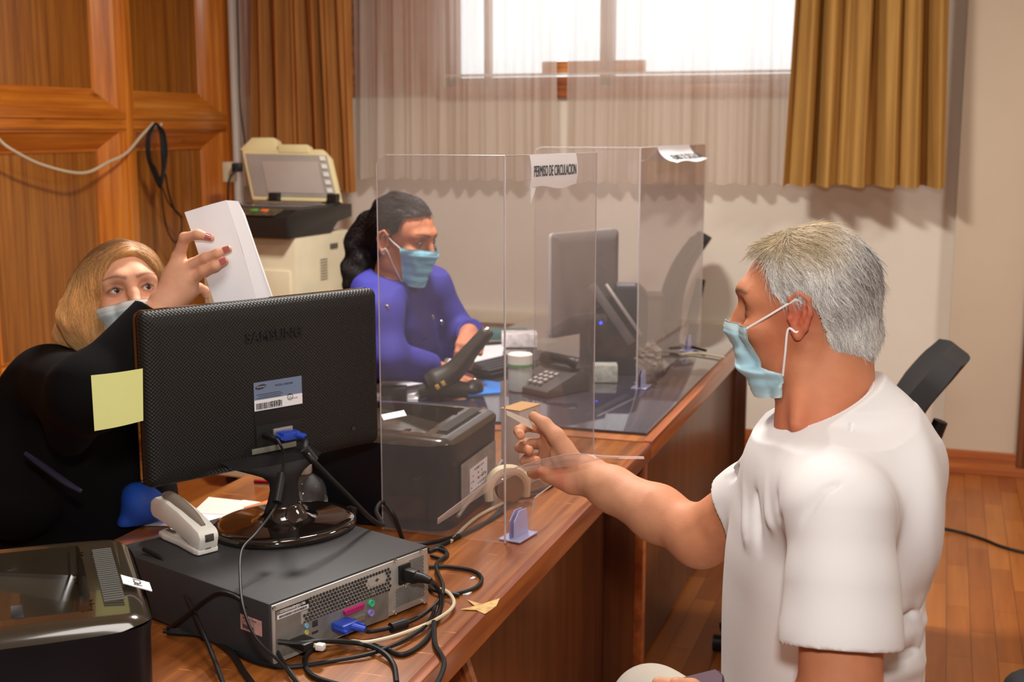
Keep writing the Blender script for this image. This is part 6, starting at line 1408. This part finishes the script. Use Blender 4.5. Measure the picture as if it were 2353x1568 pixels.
for y in (.033, -.033): col = blend(col, .6*g_(lc, (.088, y, .018), .018), s2l(120, 70, 52)); col = blend(col, .9*g_(lc, (.091, y, .021), .007), s2l(40, 26, 22))
col = brow_paint(VH, lc, col, s2l(40, 26, 22), .004, .8); col = lid_paint(lc, col, s2l(30, 18, 16), .0052)
np_mesh('body', V, Fq, SKINM, w2, col)['label'] = 'skin of face, neck and hands'
VH.eyes(w2, (.03, .015, .01), (1, 0, -.35)); brows(VH, w2, s2l(40, 28, 24), True, 200)
mask(VH, w2, s2l(128, 196, 222), B, drop=.118, top=.0, seed=7, amax=1.02, hw=lambda v_: 1-.30*v_); del B
er = thing('x', None, None) if False else None
o = G().lathe([(.0045, -.003), (.006, 0), (.0045, .003)], Vector(RW@VH(.0, -.086, -.030)), 14).obj('earring', SILVER, w2); o.data.transform(Matrix.Translation(w2.location).inverted())
HF = Field(VH.o-np.array((.22, .22, .36)), VH.o+np.array((.20, .20, .18)), .0034)
HF.ell(VH(-.016, 0, .052), (.104, .086, .088), VH.R, .01); HF.ell(VH(.022, 0, .052), (.070, .070, .070), VH.R, .02); HF.ell(VH(-.058, 0, -.0), (.055, .066, .066), VH.R, .03)
HF.chain([Q(858, 520, 3.88), Q(838, 560, 3.90), Q(826, 620, 3.88), Q(812, 655, 3.86)], [.052, .054, .047, .030], .03)
HF.wave(.0025, 70, 3); V, Fq = HF.mesh(); lc = VH.loc(V)
zy = [(-.2, -.5), (-.045, -.5), (-.035, -.05), (-.028, .0), (-.018, .038), (.006, .044), (.020, .030), (.034, .040), (.046, .085), (.07, .094), (.12, .096)]
keep = lc[:, 2] > np.interp(lc[:, 0], [a for a, b in zy], [b for a, b in zy]); Fk = Fq[keep[Fq].all(1)]; used = np.unique(Fk); rem = np.full(len(V), -1); rem[used] = np.arange(len(used)); Vk = V[used]; Fk = rem[Fk]
def vcol(p, r):
    l_ = VH.loc(p); return np.array(s2l(34, 26, 26))*(.5+1.0*r)[:, None]+np.array(s2l(70, 60, 60))*(.4*np.clip((l_[:, 2]-.09)/.04, 0, 1)*r)[:, None]
def vdir(p):
    l_ = VH.loc(p); d = np.zeros_like(l_); top = np.clip((l_[:, 2]-.06)/.05, 0, 1); d[:, 0] = -1.0*top-.75*(1-top)*(l_[:, 2] > -.02); d[:, 2] = -.7*(1-top); d[:, 2] += .5*np.sin(70*l_[:, 0]+50*l_[:, 1]); return d@VH.R.T
roots = sample_surface(Vk, Fk, 5000, 3); S = strands(roots, vdir, HF, .05, 6, .0007, vcol, 3, lambda t, l, p: .12*l, .35)
V_, F_, C_ = join((Vk, Fk, vcol(Vk, np.full(len(Vk), .4))), S); np_mesh('hair', V_, F_, HAIRM, w2, C_)['label'] = 'long wavy black hair tied back'
BLU = mat('royal_blue_blouse', s2l(46, 44, 132), .8, var=.10, bmp=.5, bscale=350)
T = Field((-.80, 3.44, .56), (.06, 4.26, 1.24), .0036)
T.loft([(.58, -.42, 4.00, .17, .15), (.75, -.40, 3.97, .170, .15), (.86, -.385, 3.93, .168, .15), (.95, -.385, 3.89, .155, .15), (1.03, -.39, 3.86, .115, .13), (1.07, -.385, 3.85, .075, .10)], .03)
T.chain([nb+np.array((0, 0, -.01)), sR, eR, eR+(wR-eR)*.70], [.068, .072, .056, .044], .03); T.chain([nb+np.array((0, 0, -.01)), sL, eL, eL+(wL-eL)*.95], [.066, .068, .055, .042], .03)
T.chain([Q(842, 668, 3.82), Q(848, 790, 3.84)], [.05, .06], .05)
for a, b, w, h in [((905, 700, 3.42), (1000, 830, 3.55), .014, .006), ((930, 690, 3.45), (960, 800, 3.5), .012, -.008), ((960, 680, 3.5), (1010, 780, 3.6), .012, .007), ((985, 680, 3.6), (1050, 760, 3.65), .010, -.006), ((870, 760, 3.38), (900, 850, 3.36), .012, .006), ((940, 760, 3.45), (1020, 800, 3.6), .010, .006), ((945, 640, 3.56), (958, 690, 3.52), .008, -.010)]: T.fold(Q(a[0], a[1], a[2]+.18), Q(b[0], b[1], b[2]+.18), w, h)
T.wave(.0025, 32, 9)
for e_, w_, f_ in ((eR, wR, .72), (eL, wL, .97)): c_ = e_+(w_-e_)*f_; T.plane(c_, w_-e_, 0, (c_-.075, c_+.075))
T.plane(VH(-.02, 0, -.10)*.0+nb+np.array((0, 0, .045)), (.30, -.25, 1))
T.chain([nb+np.array((0, 0, -.01)), nb+np.array((.01, -.01, .12))], [.055, .062], .005, '-'); T.ell(Q(948, 660, 3.70), (.014, .06, .040), None, .004, '-')
V, Fq = T.mesh(); np_mesh('blouse', V, Fq, BLU, w2)['label'] = 'royal blue long sleeved blouse'
for px, py in ((888, 707), (992, 730), (1013, 741)):
    d = next((3.3+.004*k for k in range(250) if T.at(Q(px, py, 3.3+.004*k)) < 0), 3.6)-.002
    o = G().lathe([(.007, -.002), (.009, .0), (.006, .003)], Vector(RW@Q(px, py, d)), 14, Matrix.Rotation(R(90), 4, 'X')).obj('button', SILVER, w2); o.data.transform(Matrix.Translation(w2.location).inverted())
sitting_legs(w2, np.array((-.52, 4.04, .56)), (.4, -.1), LEG, 1, thigh=.34)
for nm_, lo_, lab_ in (('w1', (-.95, 2.62), 'black chair under the blonde woman'), ('w2', (-.52, 4.05), 'black chair under the woman in blue')):
    c_ = RW@np.array((*lo_, 0)); t_ = thing('chair', lab_, 'chair', tuple(c_), YAW+R(20))
    G().box((0, 0, .41), (.42, .42, .05), .02, seg=3).obj('seat', BLKM, t_)
    for sx_ in (-.17, .17):
        for sy_ in (-.17, .17): G().tube([(sx_, sy_, .40), (sx_, sy_, .004)], .012, 8).obj('leg', BLKM, t_)
